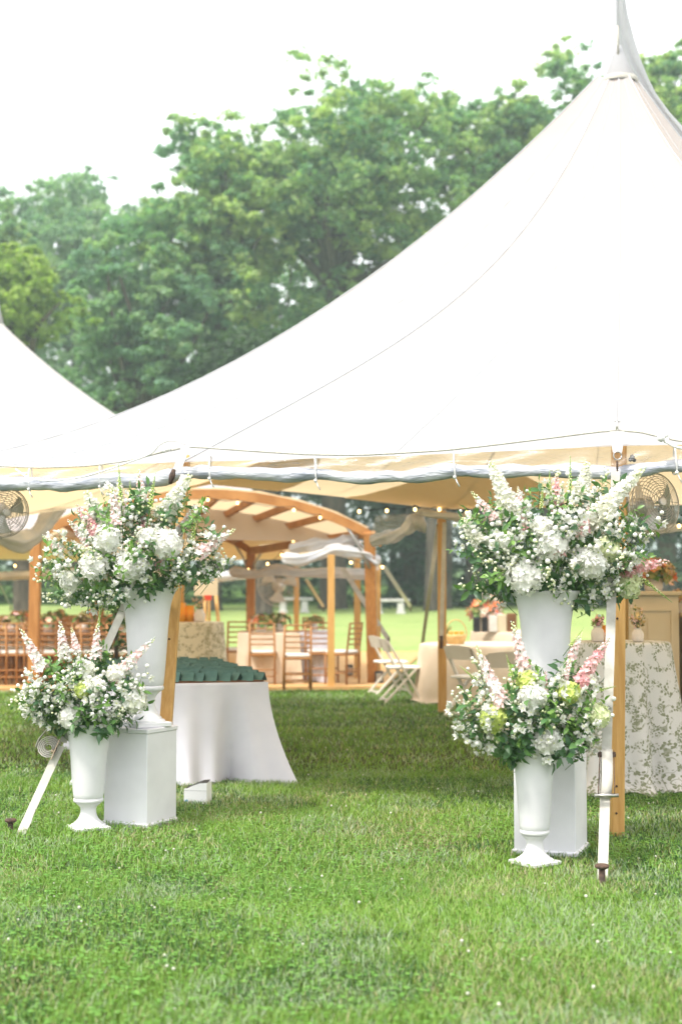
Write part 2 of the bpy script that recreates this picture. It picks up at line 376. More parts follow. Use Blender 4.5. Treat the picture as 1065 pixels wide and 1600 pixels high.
def grass(name, y0, y1, dens, wid, hgt, seed):
    r = np.random.default_rng(seed)
    A = 0.5*(y1*y1 - y0*y0)*2*.29 + (y1-y0)*3.2
    n = int(A*dens)
    y = np.sqrt(r.random(n)*(y1*y1-y0*y0)+y0*y0); x = (r.random(n)*2-1)*(y*.29+1.6)
    p = vnoise(x, y, 1.1, 3)*.6 + vnoise(x, y, 3.3, 4)*.4; q = vnoise(x, y, .8, 9)
    h = hgt*(.45+.9*r.random(n))*(.65+.7*p); w = wid*(.7+.6*r.random(n))
    a = r.random(n)*2*PI; lean = (.25+1.1*r.random(n))*h; a2 = a+(r.random(n)-.5)*1.5+PI/2
    dx, dy = np.cos(a)*w/2, np.sin(a)*w/2; lx, ly = np.cos(a2)*lean, np.sin(a2)*lean
    V = np.zeros((n, 5, 3)); z0 = np.zeros(n)-.003
    V[:, 0] = np.stack([x-dx, y-dy, z0], 1); V[:, 1] = np.stack([x+dx, y+dy, z0], 1)
    V[:, 2] = np.stack([x+dx*.8+lx*.35, y+dy*.8+ly*.35, h*.6], 1); V[:, 3] = np.stack([x-dx*.8+lx*.35, y-dy*.8+ly*.35, h*.6], 1)
    V[:, 4] = np.stack([x+lx, y+ly, h*.95], 1)
    c0 = np.array([.095, .23, .030]); c1 = np.array([.23, .37, .065]); c2 = np.array([.42, .40, .22]); c3 = np.array([.045, .125, .03])
    t = r.random(n)[:, None]; T = c0*(1-t)+c1*t
    k = (q > .55)[:, None]*r.random(n)[:, None]*.7; T = T*(1-k)+np.array([.27, .43, .08])*k
    dk = ((p < .4)*(r.random(n) < .5))[:, None]; T = np.where(dk, c3*(.8+.5*t), T)
    dry = (r.random(n) < (.05+.22*(vnoise(x, y, 1.7, 12) > .72)+.45*np.exp(-(((x-.42)/.35)**2+((y-8.4)/.9)**2))))[:, None]; T = np.where(dry, c2*(.7+.5*t), T)
    blue = (r.random(n) < (.07+.26*(vnoise(x, y, 2.3, 15) > .58)))[:, None]; T = np.where(blue, np.array([.32, .40, .26])*(.75+.5*t), T)
    return polytris(name, V, [(0, 1, 2, 3), (3, 2, 4)], T, M['blade_grass'], kind='stuff')
grass('grass', 4.3, 7.4, 10000, .0036, .038, 21)
grass('grass', 7.4, 11.5, 5200, .0048, .040, 22)
grass('grass', 11.5, 21.0, 800, .009, .038, 23)  # blades thinned so the dark soil stands in for tent shade
def clover(seed, y0, y1, n):
    r = np.random.default_rng(seed)
    y = np.sqrt(r.random(n*3)*(y1*y1-y0*y0)+y0*y0); x = (r.random(n*3)*2-1)*(y*.28+1.4)
    k = (vnoise(x, y, 1.0, 31)+.35*(x < 0)*(y < 10) > .62)+(r.random(n*3) < .12); x, y = x[k > 0][:n], y[k > 0][:n]; n = len(x)
    x = np.repeat(x, 3); y = np.repeat(y, 3); N3 = len(x)
    h = np.repeat(.012+.026*r.random(n), 3); a = np.tile(np.array([0, 2.09, 4.19]), n)+np.repeat(r.random(n)*6, 3)
    s = np.repeat(.0038+.0030*r.random(n), 3)
    cx, cy = x+np.cos(a)*s, y+np.sin(a)*s
    V = np.zeros((N3, 6, 3)); tz = (r.random(N3)-.5)*.7
    for i in range(6):
        b = a+i*PI/3; V[:, i] = np.stack([cx+np.cos(b)*s, cy+np.sin(b)*s, h+np.cos(b-a+1)*s*tz+s*.4], 1)
    t = r.random(N3)[:, None]; T = np.array([.10, .27, .035])*(1-t)+np.array([.20, .41, .075])*t
    return polytris('clover_leaves', V, [(0, 1, 2, 3, 4, 5)], T, M['blade_grass'], kind='stuff')
clover(41, 4.3, 12, 26000)
mb = MB()
for _ in range(170):
    y = math.sqrt(random.random()*(14*14-4.4**2)+4.4**2); x = (random.random()*2-1)*(y*.26)
    r_ = .0035+.005*random.random()**2; h = .025+.03*random.random()
    mb.ball((x, y, h), r_, 6, 0)
tag(mb.build('clover_flowers', mat('clover_head', (.50,.50,.40), (.62,.61,.52), 40, .8)), kind='stuff')

# wooden floor of the dining tent
mb = MB(); A0, A1, A2, A3 = (-13, 19.9), (.62, 21.15), (1.9, 33), (-14, 33)
mb.add([(*p, .0) for p in (A0, A1, A2, A3)] + [(*p, .05) for p in (A0, A1, A2, A3)], [(4,5,6,7),(0,1,5,4),(1,2,6,5),(2,3,7,6),(3,0,4,7)])
tag(mb.build('dining_floor', M['floor'], smooth=False), kind='structure')

# ------------------------------------------------------------------ tents
def prof(kind, t):
    return {'b': .6*t+.4*t**4, 'c': t**1.9, 'd': .75*t+.25*t**3, 'e': .5*t**1.3+.5*t**3}[kind]
def canopy(root, peak, poles, tcut, nu=10, nt_=26, scallop=.35, patches=(), bulge=.05):
    px, py, pz = peak; N = len(poles)
    def pt(i, s, t):
        a = poles[i % N]; b = poles[(i+1) % N]
        ex = a[0]*(1-s)+b[0]*s; ey = a[1]*(1-s)+b[1]*s; ez = a[2]*(1-s)+b[2]*s
        k = scallop*math.sin(PI*s)*.25; d = math.hypot(px-ex, py-ey); ex += (px-ex)/d*k; ey += (py-ey)/d*k
        h = prof(a[3], t)*(1-s)+prof(b[3], t)*s
        z = ez+(pz-ez)*h-bulge*math.sin(PI*s)*math.sin(PI*t)
        return Vector((ex+(px-ex)*t, ey+(py-ey)*t, z))
    for i in range(N):
        MB().grid(lambda u, v, i=i: pt(i, u, v*tcut), nu, nt_).build('canopy_panel', M['canvas'], root)
        # sewn seam: a narrow raised welt on the outside along the radial
        MB().tube([pt(i, 0, tcut*k/24)+Vector((0, 0, .004)) for k in range(25)], .006, 5).build('seam', M['seam'], root)
        MB().tube([pt(i, .5, tcut*k/24)+Vector((0, 0, .002)) for k in range(25)], .003, 4).build('seam', M['seam2'], root)
    for (i, rad) in patches:
        def pf(u, v, i=i):
            s = (u-.5)*2; j = i if s >= 0 else i-1; ss = s*rad if s >= 0 else 1+s*rad
            tt = v*.30*math.sqrt(max(0, 1-s*s)); q = pt(j % N, ss, tt); q.z -= .012; return q
        MB().grid(pf, 16, 6).build('reinforcement_patch', M['patch'], root)
    return pt
P_A = (1.63, 8.42, 2.325, 'b'); P_B = (-1.06, 9.50, 2.325, 'b'); P_C = (-4.2, 11.4, 2.42, 'c'); P_L = (-4.95, 19.4, 2.40, 'c')
P_K = (-1.7, 18.3, 2.84, 'c'); P_M = (1.22, 17.2, 2.46, 'c'); P_R = (4.6, 16.4, 2.46, 'c'); P_F = (7.6, 12.6, 2.4, 'c'); P_E = (4.5, 7.6, 2.33, 'b')
PEAK = (at(966, 110, 13.0).x, 13.0, 6.46)
tent = thing('sailcloth_tent', 'large white sailcloth tent with tall peak and pine poles nearest the camera', 'tent', (2.5, 13, 0))
poles1 = [P_A, P_B, P_C, P_L, P_K, P_M, P_R, P_F, P_E]
pt1 = canopy(tent, PEAK, poles1, .970, patches=((5, .42), (4, .30)))
# peak sleeve, ring band, mast and hoisted flap
mb = MB(); ring = []
prf = [(.165, 0), (.135, .07), (.095, .18), (.05, .30), (.022, .37)]
z0 = pt1(0, 0, .970).z
mb.lathe([(r, z) for r, z in prf], 20, (PEAK[0], PEAK[1], z0-.03)); mb.build('peak_sleeve', M['sail'], tent)
MB().lathe([(.172, -.02), (.178, 0), (.170, .025)], 24, (PEAK[0], PEAK[1], z0), cap=False).build('peak_band', M['webbing'], tent)
MB().tube([(PEAK[0], PEAK[1], 0), (PEAK[0], PEAK[1], 6.25)], .035, 10).build('mast', M['pine'], tent)
def flap(u, v):
    # hoisted tail of cloth: fixed to mast head, falling to the right and backwards
    L_ = [(955, -190), (958, -60), (961, 0), (961, 40), (962, 64), (974, 92), (989, 118), (1003, 140), (1033, 184), (1068, 228), (1140, 305)]
    R_ = [(962, -190), (973, -60), (977, 2), (980, 22), (990, 60), (1001, 95), (1012, 122), (1024, 146), (1046, 176), (1070, 202), (1146, 275)]
    k = v*(len(L_)-1); i = min(int(k), len(L_)-2); f = k-i
    a = (L_[i][0]*(1-f)+L_[i+1][0]*f, L_[i][1]*(1-f)+L_[i+1][1]*f); b = (R_[i][0]*(1-f)+R_[i+1][0]*f, R_[i][1]*(1-f)+R_[i+1][1]*f)
    return at(a[0]*(1-u)+b[0]*u, a[1]*(1-u)+b[1]*u, 13.12+.35*v+.05*math.sin(u*7))
MB().grid(flap, 8, 40).build('hoisted_flap', M['sail'], tent)
MB().tube([at(964, 40, 12.9), at(965, 88, 12.95)], .011, 6).build('halyard', M['rope'], tent)
# poles
def sq_pole(a, b, w, m, parent, name='side_pole', bolts=()):
    o = MB().bar(a, b, w, w, bev=.006).build(name, m, parent, angle=40)
    for z in bolts:
        k = (z-a[2])/(b[2]-a[2]); p = Vector(a).lerp(Vector(b), k)
        MB().lathe([(.007, -.004), (.007, .004)], 8, (0, 0, 0)).build('bolt', M['rust'], o, world=False).matrix_local = Matrix.Translation(Vector((p.x-w*.15, p.y-w/2-.001, z))-tent.location) @ Matrix.Rotation(PI/2, 4, 'X')
    return o
a_ = gp(963, 1306); sq_pole((a_.x, a_.y, 0), (1.685, 8.60, 2.40), .078, M['pine'], tent, bolts=(.14, .30, 1.3))
b0 = Vector((-1.155, 9.15, 0)); b1 = at(288, 735, 9.62)
sq_pole(b0, (b1.x, b1.y, 2.38), .078, M['pine'], tent, bolts=(1.15, 1.55))
for P in (P_M, P_R, P_F, P_E, P_C, P_L):
    sq_pole((P[0], P[1]+.05, 0), (P[0], P[1]+.05, P[2]-.03), .10, M['pine'], tent)
# eave edge rope, vinyl side curtain rolled up under the eave
def eaveD(px):
    X = (px-CX)/F
    for a, b in ((P_E, P_A), (P_A, P_B), (P_B, P_C)):
        den = (b[0]-a[0])-X*(b[1]-a[1])
        s = (X*a[1]-a[0])/den
        if -.02 <= s <= 1.02: return a[1]+(b[1]-a[1])*s
    return P_C[1]
def pathpx(pts, off, n=60):
    out = []
    for k in range(n+1):
        u = k/n*(len(pts)-1); i = min(int(u), len(pts)-2); f = u-i; g = f
        x = pts[i][0]*(1-f)+pts[i+1][0]*f
        y = pts[i][1]*(1-g)+pts[i+1][1]*g
        out.append(at(x, y, eaveD(x)+off))
    return out
def smooth_path(ps, it=3):
    for _ in range(it): ps = [ps[0]]+[(ps[i-1]+ps[i]*2+ps[i+1])/4 for i in range(1, len(ps)-1)]+[ps[-1]]
    return ps
rollpts = [(1250, 690), (1150, 706), (1065, 728), (1000, 735), (950, 738), (870, 737), (800, 738), (720, 738), (640, 742), (575, 744), (495, 744), (400, 743), (320, 739), (290, 738), (230, 748), (170, 752), (100, 756), (45, 757), (0, 757), (-90, 750), (-220, 742)]
TIES = (1190, 1052, 880, 706, 495, 330, 155, 48, -120)
def sag(px):
    for a, b in zip(TIES[1:], TIES[:-1]):
        if a <= px <= b: return math.sin(PI*(px-a)/(b-a))*(3.0+2.5*math.sin(a*.7))+1.2*math.sin(px*.06)+.8*math.sin(px*.13+1)
    return 0.0
rollpts = [(x, y-2.5+sag(x)) for (x0, y0), (x1, y1) in zip(rollpts[:-1], rollpts[1:]) for x, y in [(x0+(x1-x0)*k/6, y0+(y1-y0)*k/6) for k in range(6)]]
rp = smooth_path(pathpx(rollpts, .05, 200), 2)
rad = [.041+.007*math.sin(i*.31)*math.sin(i*.13+1)+.005*math.sin(i*.7)*math.sin(i*.29)+.002*random.random()+(.008 if p.x < -.9 else 0) for i, p in enumerate(rp)]
roll = MB().tube(rp, rad, 14).build('rolled_curtain', M['vinylroll'], tent); roll['label'] = 'silvery rolled clear vinyl side curtain'
def sheet(u, v):
    i = u*(len(rp)-1); k = min(int(i), len(rp)-2); q = rp[k].lerp(rp[k+1], i-k)
    X = q.x/q.y*F+CX; zt = 2.315+.01
    top = Vector((q.x, q.y+.0, zt)); p = q.lerp(top, v)
    p.y += .035*math.sin(u*95+v*4)*math.sin(PI*v)+.02*math.sin(u*41+v*9)*math.sin(PI*v); p.z += .0
    return p
MB().grid(sheet, 260, 8).build('clear_curtain', M['vinyl'], tent)
for px in (1052, 706, 495, 155, 48, 330):
    q = min(rp, key=lambda p: abs(p.x/p.y*F+CX-px)); ps = []
    for k in range(15):
        a = 2*PI*k/14; ps.append(q+Vector((.004*math.sin(a*2), math.cos(a)*.052, math.sin(a)*.052+ (.06 if math.sin(a) > .5 else 0))))
    t_ = MB().tube(ps, .0055, 6)
    t_.tube([q+Vector((.0, -.05, -.04)), q+Vector((.015, -.055, -.08)), q+Vector((.03, -.05, -.105))], .0045, 6)
    t_.ball(q+Vector((0, -.054, -.045)), .012, 6); t_.build('curtain_tie', M['cord'], tent)
MB().tube(smooth_path(pathpx([(1200, 676), (1065, 690), (1033, 683), (1000, 675), (963, 672), (930, 675), (860, 684), (780, 694), (700, 703), (620, 708), (560, 711), (480, 710), (400, 705), (330, 700), (296, 698), (250, 707), (200, 720), (140, 728), (60, 731), (0, 728), (-150, 722)], -.03, 120), 2), .0075, 6).build('edge_rope', M['rope'], tent)
MB().tube(smooth_path(pathpx([(290, 694), (275, 688), (262, 688), (248, 695), (240, 707), (225, 714), (180, 730), (130, 746), (80, 752), (45, 748), (25, 733)], -.07, 40), 2), .006, 6).build('slack_cord', M['cord'], tent)
t_ = MB()
for c in ((256, 704), (263, 702)): t_.ball(at(c[0], c[1], eaveD(260)-.06), .022, 8, sz=.8)
t_.build('knot', M['cord'], tent)
t_ = MB()
for c, r_ in (((1032, 684), .026), ((1038, 680), .022), ((1040, 688), .02)): t_.ball(at(c[0], c[1], eaveD(1035)-.05), r_, 8)
t_.build('knot', M['cord'], tent)
MB().tube(smooth_path(pathpx([(1040, 690), (1050, 697), (1065, 701), (1100, 702)], -.06, 12)), .009, 6).build('slack_cord', M['cord'], tent)
t_ = MB(); d0 = eaveD(1030)+.10                   # small dark plug on the pole's outlet
t_.ball(at(987, 714, d0), .016, 8); t_.ball(at(984, 718, d0), .014, 8); t_.ball(at(990, 719, d0), .013, 8); t_.build('socket', M['dark'], tent)
# corner plates
def plate(pxl, D, n):
    a = [at(*pxl[0], D), at(*pxl[1], D), at(*pxl[2], D), at(*pxl[3], D)]; mb = MB()
    b = [p+Vector((0, .008, 0)) for p in a]; mb.add(a+b, [(0,1,2,3),(7,6,5,4),(0,4,5,1),(1,5,6,2),(2,6,7,3),(3,7,4,0)])
    return mb.build(n, M['cord'], tent, smooth=False)
plate([(952, 674), (975, 674), (971, 707), (957, 707)], P_A[1]-.06, 'corner_plate')
plate([(284, 696), (297, 697), (282, 738), (270, 734)], P_B[1]-.10, 'corner_plate')
def ring_(c, r, t, n, m, par):
    ps = [c+Vector((math.cos(2*PI*k/16)*r, 0, math.sin(2*PI*k/16)*r)) for k in range(17)]
    return MB().tube(ps, t, 6).build(n, m, par)
ring_(at(964, 712, P_A[1]-.06), .024, .0045, 'steel_ring', M['steel'], tent)
MB().tube([at(963, 658, P_A[1]-.05), at(963, 674, P_A[1]-.05)], .008, 8).tube([at(959, 658, P_A[1]-.05), at(968, 659, P_A[1]-.05)], .004, 6).build('eave_pin', M['steel'], tent)
t_ = MB(); 
for k in range(6): t_.ball(at(963.5, 722+k*3.2, P_A[1]-.07), .0075, 6, sz=1.3)
t_.build('chain', M['rust'], tent)
MB().tube([at(272, 733, P_B[1]-.1), at(269, 744, P_B[1]-.1), at(266, 756, P_B[1]-.1)], [.012, .022, .012], 8).build('steel_hook', M['rust'], tent)

# dining tent behind
PK2 = (at(-8, 450, 28.5).x, 28.5, 7.0)
tent2 = thing('sailcloth_tent', 'second white sailcloth tent farther back at left over the brown dining chairs', 'tent', (-7, 28.5, 0))
poles2 = [(.35, 22.3, 2.22, 'd'), (-4.6, 21.9, 2.3, 'd'), (-10, 21.2, 2.3, 'd'), (-14, 26, 2.3, 'd'), (-13, 33, 2.3, 'd'), (-6.5, 35.2, 2.2, 'c'), (-1.0, 31, 2.15, 'c')]
pt2 = canopy(tent2, PK2, poles2, .975, patches=((1, .3), (5, .35), (6, .3)))
MB().tube([(PK2[0], PK2[1], 0), (PK2[0], PK2[1], 8.0)], .05, 8).build('mast', M['pine'], tent2)
MB().lathe([(.22, -.05), (.12, .3), (.05, .8), (.02, 1.3)], 16, (PK2[0], PK2[1], pt2(0, 0, .975).z)).build('peak_sleeve', M['sail'], tent2)
for (px, top, base) in ((517, 880, 1077), (558, 890, 1064), (589, 872, 1069)):
    g = gp(px, base); h = at(px-1, top, g.y).z
    MB().bar((g.x, g.y, 0), (g.x, g.y, max(h, 2.0)), .105, .105).build('side_pole', M['pine'], tent2, smooth=False)
for (px, D, top) in ((463, 30.5, 893), (283, 31.5, 900), (-40, 33.5, 890)):
    g = at(px, 1000, D); MB().bar((g.x, D, 0), (g.x, D, at(px, top, D).z+.1), .11, .11).build('side_pole', M['pine'], tent2, smooth=False)
def far_roll(pts, D0, D1, r0, par, n=40, name='rolled_curtain', seed=1):
    rr = random.Random(seed); ps = []
    for k in range(n+1):
        u = k/n*(len(pts)-1); i = min(int(u), len(pts)-2); f = u-i
        ps.append(at(pts[i][0]*(1-f)+pts[i+1][0]*f, pts[i][1]*(1-f)+pts[i+1][1]*f, D0+(D1-D0)*k/n))
    ps = smooth_path(ps, 2)
    rs = [r0*(.95+.12*rr.random()+.15*math.sin(k*.35+seed)) for k in range(n+1)]; rs[0] *= .5; rs[-1] *= .5
    mb = MB().tube(ps, rs, 20)
    for k in range(n+1):                       # long soft creases twisting along the roll
        for a in range(20):
            q = Vector(mb.v[k*20+a]); f = .80+.20*math.sin(5*a*2*PI/20+k*.22+seed)+.08*math.sin(2*a*2*PI/20-k*.5)
            mb.v[k*20+a] = tuple(ps[k]+(q-ps[k])*f)
    return mb.build(name, M['vinylfar'], par)
# rolled and drooping clear curtains of both tents
far_roll([(-60, 820), (0, 838), (30, 848), (52, 840), (72, 815), (95, 780), (115, 768)], 17.6, 19.2, .13, tent, seed=3)
far_roll([(0, 786), (40, 790), (75, 782), (105, 772)], 18.4, 18.4, .07, tent, seed=5)
far_roll([(440, 872), (470, 876), (495, 868), (520, 858), (545, 862), (575, 868), (592, 880)], 21.3, 21.6, .09, tent2, seed=6)
far_roll([(452, 858), (490, 852), (530, 848), (560, 842)], 21.9, 21.6, .10, tent2, seed=16)
far_roll([(360, 892), (400, 898), (430, 890), (470, 896), (520, 894), (590, 898)], 24, 22.6, .09, tent2, seed=8)
far_roll([(-40, 900), (30, 900), (100, 896), (180, 900), (250, 897), (330, 902), (400, 896)], 33, 33, .12, tent2, seed=9)
far_roll([(578, 846), (596, 842), (615, 838), (633, 828), (648, 812), (656, 804)], 17.4, 17.2, .085, tent, seed=10)
far_roll([(648, 806), (660, 800), (675, 804), (700, 806), (740, 812), (800, 818)], 17.1, 16.9, .05, tent, seed=11)
far_roll([(935, 832), (980, 830), (1040, 826), (1110, 824)], 16.4, 16.2, .05, tent, seed=12)
t_ = MB(); W_ = [at(*p, 17.3) for p in ((578, 834), (587, 806), (636, 803), (648, 806), (612, 832), (594, 842))]
t_.add(W_, [(0, 1, 2, 3, 4, 5)]); t_.build('clear_curtain', M['windowfilm'], tent, smooth=False)
t_ = MB()
for (a, b) in (((650, 806), (656, 830)), ((655, 806), (662, 832)), ((645, 806), (650, 828))): t_.tube([at(*a, 17.1), at((a[0]+b[0])/2+2, (a[1]+b[1])/2, 17.05), at(*b, 17.1)], [.05, .045, .02], 6)
t_.build('curtain_tail', M['vinylfar'], tent)
# far valance cloth of the dining tent's near corner
t_ = MB(); t_.grid(lambda u, v: at(537+u*55, 848+u*22+v*(18+6*math.sin(u*9)), 22.2+.1*math.sin(u*12)), 14, 4); t_.build('valance', M['canvas'], tent2)
# guy straps far away
def guy(a, b, w, label, n='guy_strap'):
    a = Vector(a); b = Vector(b); o = thing(n, label, 'strap', (b.x, b.y, zg(b.y)))
    MB().bar(a, b, w, .006, up=(0, 1, 0)).build('webbing_band', M['webbing'], o, smooth=False)
    MB().tube([b+Vector((0, 0, .05)), b+Vector((0, 0, -.1))], .02, 6).build('stake_head', M['rust'], o)
    return o
guy(at(685, 818, 17.2), at(658, 1002, 21.0) if False else gp(655, 1040), .06, 'pale webbing guy strap running down beside the pine pole behind the folding chairs')
guy(at(694, 816, 17.1), at(689, 1000, 16.9), .05, 'narrow white strap hanging straight along the left side of the far pine pole')
guy(at(535, 888, 22), at(607, 1000, 22.4), .075, 'bright white strap crossing behind the leaning cedar post')
guy(at(600, 886, 22.6), at(641, 948, 30), .07, 'pale strap slanting right from the small white tent corner above the stone bench')
guy(at(478, 905, 27), at(505, 948, 32), .06, 'tan guy strap slanting down in front of the left stone bench')
guy(at(-2, 908, 31), at(17, 948, 36), .07, 'tan guy strap at the far left edge above the dining chairs')

# ------------------------------------------------------------------ cedar entry arbor between the tents
arb = thing('timber_arbor', 'curved cedar arbor frame with cloth roof linking the two tents', 'arbor', (-1.8, 22, 0))
nr0, nr1 = at(577, 836, 21.5), at(57, 838, 21.0)
fr0, fr1 = at(392, 862, 25.0), at(157, 866, 25.4)
g = gp(583, 1071); MB().bar((g.x, g.y, 0), nr0+Vector((0, 0, .05)), .165, .165, bev=.01).build('post', M['cedar'], arb, angle=40)
MB().bar((nr1.x-.02, nr1.y, 0), nr1, .15, .15, bev=.01).build('post', M['cedar'], arb, angle=40)
MB().bar((fr0.x, fr0.y, 0), fr0+Vector((0, 0, .03)), .15, .15, bev=.01).build('post', M['cedar'], arb, angle=40)
MB().bar((fr1.x, fr1.y, 0), fr1, .14, .14, bev=.01).build('post', M['cedar'], arb, angle=40)
def arc(u, a, b, rise):
    p = a.lerp(b, u); p.z += rise*(1-(2*u-1)**2)**.9; return p
def arch(a, b, rise, ext0, ext1, h, w):
    mb = MB(); n = 22; pr = []
    for k in range(n+1):
        u = ext0+(ext1-ext0)*k/n; c = max(0.0, min(1.0, u)); p = arc(c, a, b, rise)
        if u < 0: q = arc(.02, a, b, rise); p = p+(p-q)*(-u/.02)
        if u > 1: q = arc(.98, a, b, rise); p = p+(p-q)*((u-1)/.02)
        pr.append(p)
    vs = []
    for p in pr: vs += [p+Vector((0, -w/2, -h/2)), p+Vector((0, w/2, -h/2)), p+Vector((0, w/2, h/2)), p+Vector((0, -w/2, h/2))]
    fs = [(0, 1, 2, 3), (n*4+3, n*4+2, n*4+1, n*4)]
    for k in range(n):
        for i in range(4): j = (i+1) % 4; fs.append((k*4+j, k*4+i, k*4+4+i, k*4+4+j))
    mb.add(vs, fs); return mb
R1, R2 = .62, .45
arch(nr0, nr1, R1, -.035, 1.02, .145, .08).build('arched_beam', M['cedar2'], arb, smooth=False)
arch(fr0, fr1, R2, -.03, 1.02, .15, .09).build('arched_beam', M['cedar2'], arb, smooth=False)
for k, u in enumerate((.012, .13, .24, .35, .46, .57, .68, .8, .92)):
    a = arc(u, nr0, nr1, R1); b = arc(u, fr0, fr1, R2)
    MB().bar(a+Vector((0, 0, -.02)), b+Vector((0, 0, -.02)), .07, .13 if u < .05 else .10).build('purlin', M['cedar2'], arb, smooth=False)
MB().grid(lambda u, v: arc(u, nr0, nr1, R1).lerp(arc(u, fr0, fr1, R2), v)+Vector((0, 0, .11-.03*math.sin(v*PI)-.02*math.sin(u*9*PI)**2)), 30, 8).build('roof_cloth', M['canvas'], arb)
for (p, q, s) in ((nr0, fr0, 1), (fr0, nr0, 1)):
    d = (q-p).normalized(); MB().tube([p+Vector((0, 0, -.5)), p+d*.15+Vector((0, 0, -.2)), p+d*.45+Vector((0, 0, -.02))], .022, 6).build('brace', M['steel'], arb)
a = arc(.08, nr0, nr1, R1); MB().tube([nr0+Vector((0, 0, -.5)), nr0.lerp(a, .5)+Vector((0, 0, -.2)), a], .022, 6).build('brace', M['steel'], arb)
b = arc(.12, fr0, fr1, R2); MB().tube([fr0+Vector((0, 0, -.5)), fr0.lerp(b, .4)+Vector((0, 0, -.2)), b], .022, 6).build('brace', M['steel'], arb)

# ------------------------------------------------------------------ string lights
def string(pts, Ds, label, n=40, sag=0):
    ps = [at(p[0], p[1], Ds[0]+(Ds[1]-Ds[0])*i/(len(pts)-1)) for i, p in enumerate(pts)]
    o = thing('string_lights', label, 'string lights', ps[0], group='strings of warm bulbs under the tents')
    q = []
    for i in range(len(ps)-1):
        for k in range(6):
            f = k/6; v = ps[i].lerp(ps[i+1], f); v.z += .05-.1*0-.04*math.sin(PI*f)*1.0; q.append(v)
    q.append(ps[-1]+Vector((0, 0, .05)))
    MB().tube(q, .005, 5).build('wire', M['dark'], o)
    bm = None
    for p in ps:
        if bm is None:
            mb = MB(); mb.ball((0, 0, 0), .018, 10, sz=1.25); bm = mb.mesh('bulb', M['bulb']); sk = MB().tube([(0, 0, .03), (0, 0, .055)], .014, 6).mesh('socket', M['dark'])
        b = link('bulb', bm, o); b.location = p-ps[0]
        s_ = link('socket', sk, b)
string([(561, 799), (604, 798), (648, 796), (686, 796), (729, 801)], (17.3, 17.0), 'row of warm bulbs along the far eave beside the pine pole')
string([(325, 781), (371, 786), (459, 797), (500, 809)], (21.2, 21.2), 'row of warm bulbs on the arched cedar beam')
string([(440, 867), (418, 881), (457, 889), (388, 890)], (23.5, 24.2), 'row of warm bulbs hanging below the arbor beam at its far post')
string([(458, 845), (488, 843)], (23.0, 22.6), 'pair of warm bulbs on the straight lower beam of the arbor')
string([(548, 879), (597, 886)], (21.9, 22.0), 'pair of warm bulbs at the white corner of the far tent')
string([(24, 884), (60, 878), (130, 886), (186, 880)], (27, 27), 'row of warm bulbs inside the dining tent at far left')
string([(985, 830), (1010, 824), (1060, 822)], (16.2, 16.0), 'row of warm bulbs below the wire fan at right')

# ------------------------------------------------------------------ urns and pedestals
def urn(name, label, base, H, rim, foot, rot):
    "flared trumpet urn on a turned foot with square plinth"
    o = thing(name, label, 'urn', base)
    r = rim
    body = [(r*.50, .275), (r*.53, .29), (r*.56, .30), (r*.585, .34), (r*.63, .45), (r*.67, .58), (r*.705, .70), (r*.745, .80), (r*.80, .88), (r*.88, .94), (r*.965, .975), (r*1.0, .988), (r*1.0, .997), (r*.985, 1.0), (r*.93, .985), (r*.80, .93), (r*.68, .80), (r*.60, .60), (0.01, .58)]
    MB().lathe([(a, z*H) for a, z in body], 48, (0, 0, 0), cap=False).build('body', M['urn'], o, world=False, angle=60)
    col = [(r*.30, .245), (r*.44, .248), (r*.50, .254), (r*.56, .262), (r*.575, .272), (r*.575, .284), (r*.555, .292), (r*.52, .296)]
    MB().lathe([(a, z*H) for a, z in col], 48, (0, 0, 0)).build('collar', M['urn'], o, world=False, angle=60)
    ft = [(foot*.80, .030), (foot*.80, .042), (foot*.76, .050), (foot*.66, .054), (foot*.64, .066), (foot*.56, .078), (foot*.47, .098), (foot*.40, .125), (foot*.36, .155), (foot*.345, .185), (foot*.37, .208), (foot*.44, .226), (foot*.53, .240), (foot*.55, .25)]
    MB().lathe([(a, z*H) for a, z in ft], 48, (0, 0, 0)).build('foot', M['urn'], o, world=False, angle=60)
    MB().box((0, 0, H*.018), (foot*1.62, foot*1.62, H*.034), rot, bev=.004).build('plinth', M['urn'], o, world=False, angle=40)
    MB().lathe([(r*.78, H*.90), (r*.3, H*.935), (.005, H*.94)], 24, (0, 0, 0)).build('moss', M['stem'], o, world=False)
    return o
urn('flower_urn', 'white trumpet urn standing on the grass at left, lower of the left pair', (gp(138, 1298).x, gp(138, 1298).y, .01), .645, .160, .135, .5)
urn('flower_urn', 'white trumpet urn standing on the grass at right, lower of the right pair', (gp(835, 1353).x, gp(835, 1353).y, .01), .62, .138, .125, .62)
def pedestal(label, corner, s, H, al):
    c = Vector((corner[0], corner[1], 0)); a = Vector((-math.cos(al), math.sin(al), 0)); b = Vector((math.sin(al), math.cos(al), 0))
    ce = c+(a+b)*s/2; rz = -al
    o = thing('pedestal', label, 'pedestal', ce)
    MB().box((0, 0, .3*0+H/2-.012), (s, s, H-.03), rz, bev=.004).build('column', M['ped'], o, world=False, angle=40)
    MB().box((0, 0, H-.014), (s+.012, s+.012, .028), rz, bev=.004).build('lid', M['ped'], o, world=False, angle=40)
    MB().box((0, 0, .016), (s+.028, s+.028, .032), rz, bev=.008).build('base_trim', M['ped'], o, world=False, angle=40)
    return ce
c_ = gp(229, 1296); pl = pedestal('white square pedestal with corner towards camera under the tall left urn', c_, .325, .61, math.radians(27.5))
c_ = gp(899, 1341); pr = pedestal('white square pedestal behind the low right urn, under the tall right urn', c_, .345, .60, math.radians(20))
q = at(229, 1128, pl.y); urn('flower_urn', 'tall white trumpet urn standing on the left pedestal', (q.x, pl.y, .61), at(229, 918, pl.y).z-.61, .188, .148, .61)
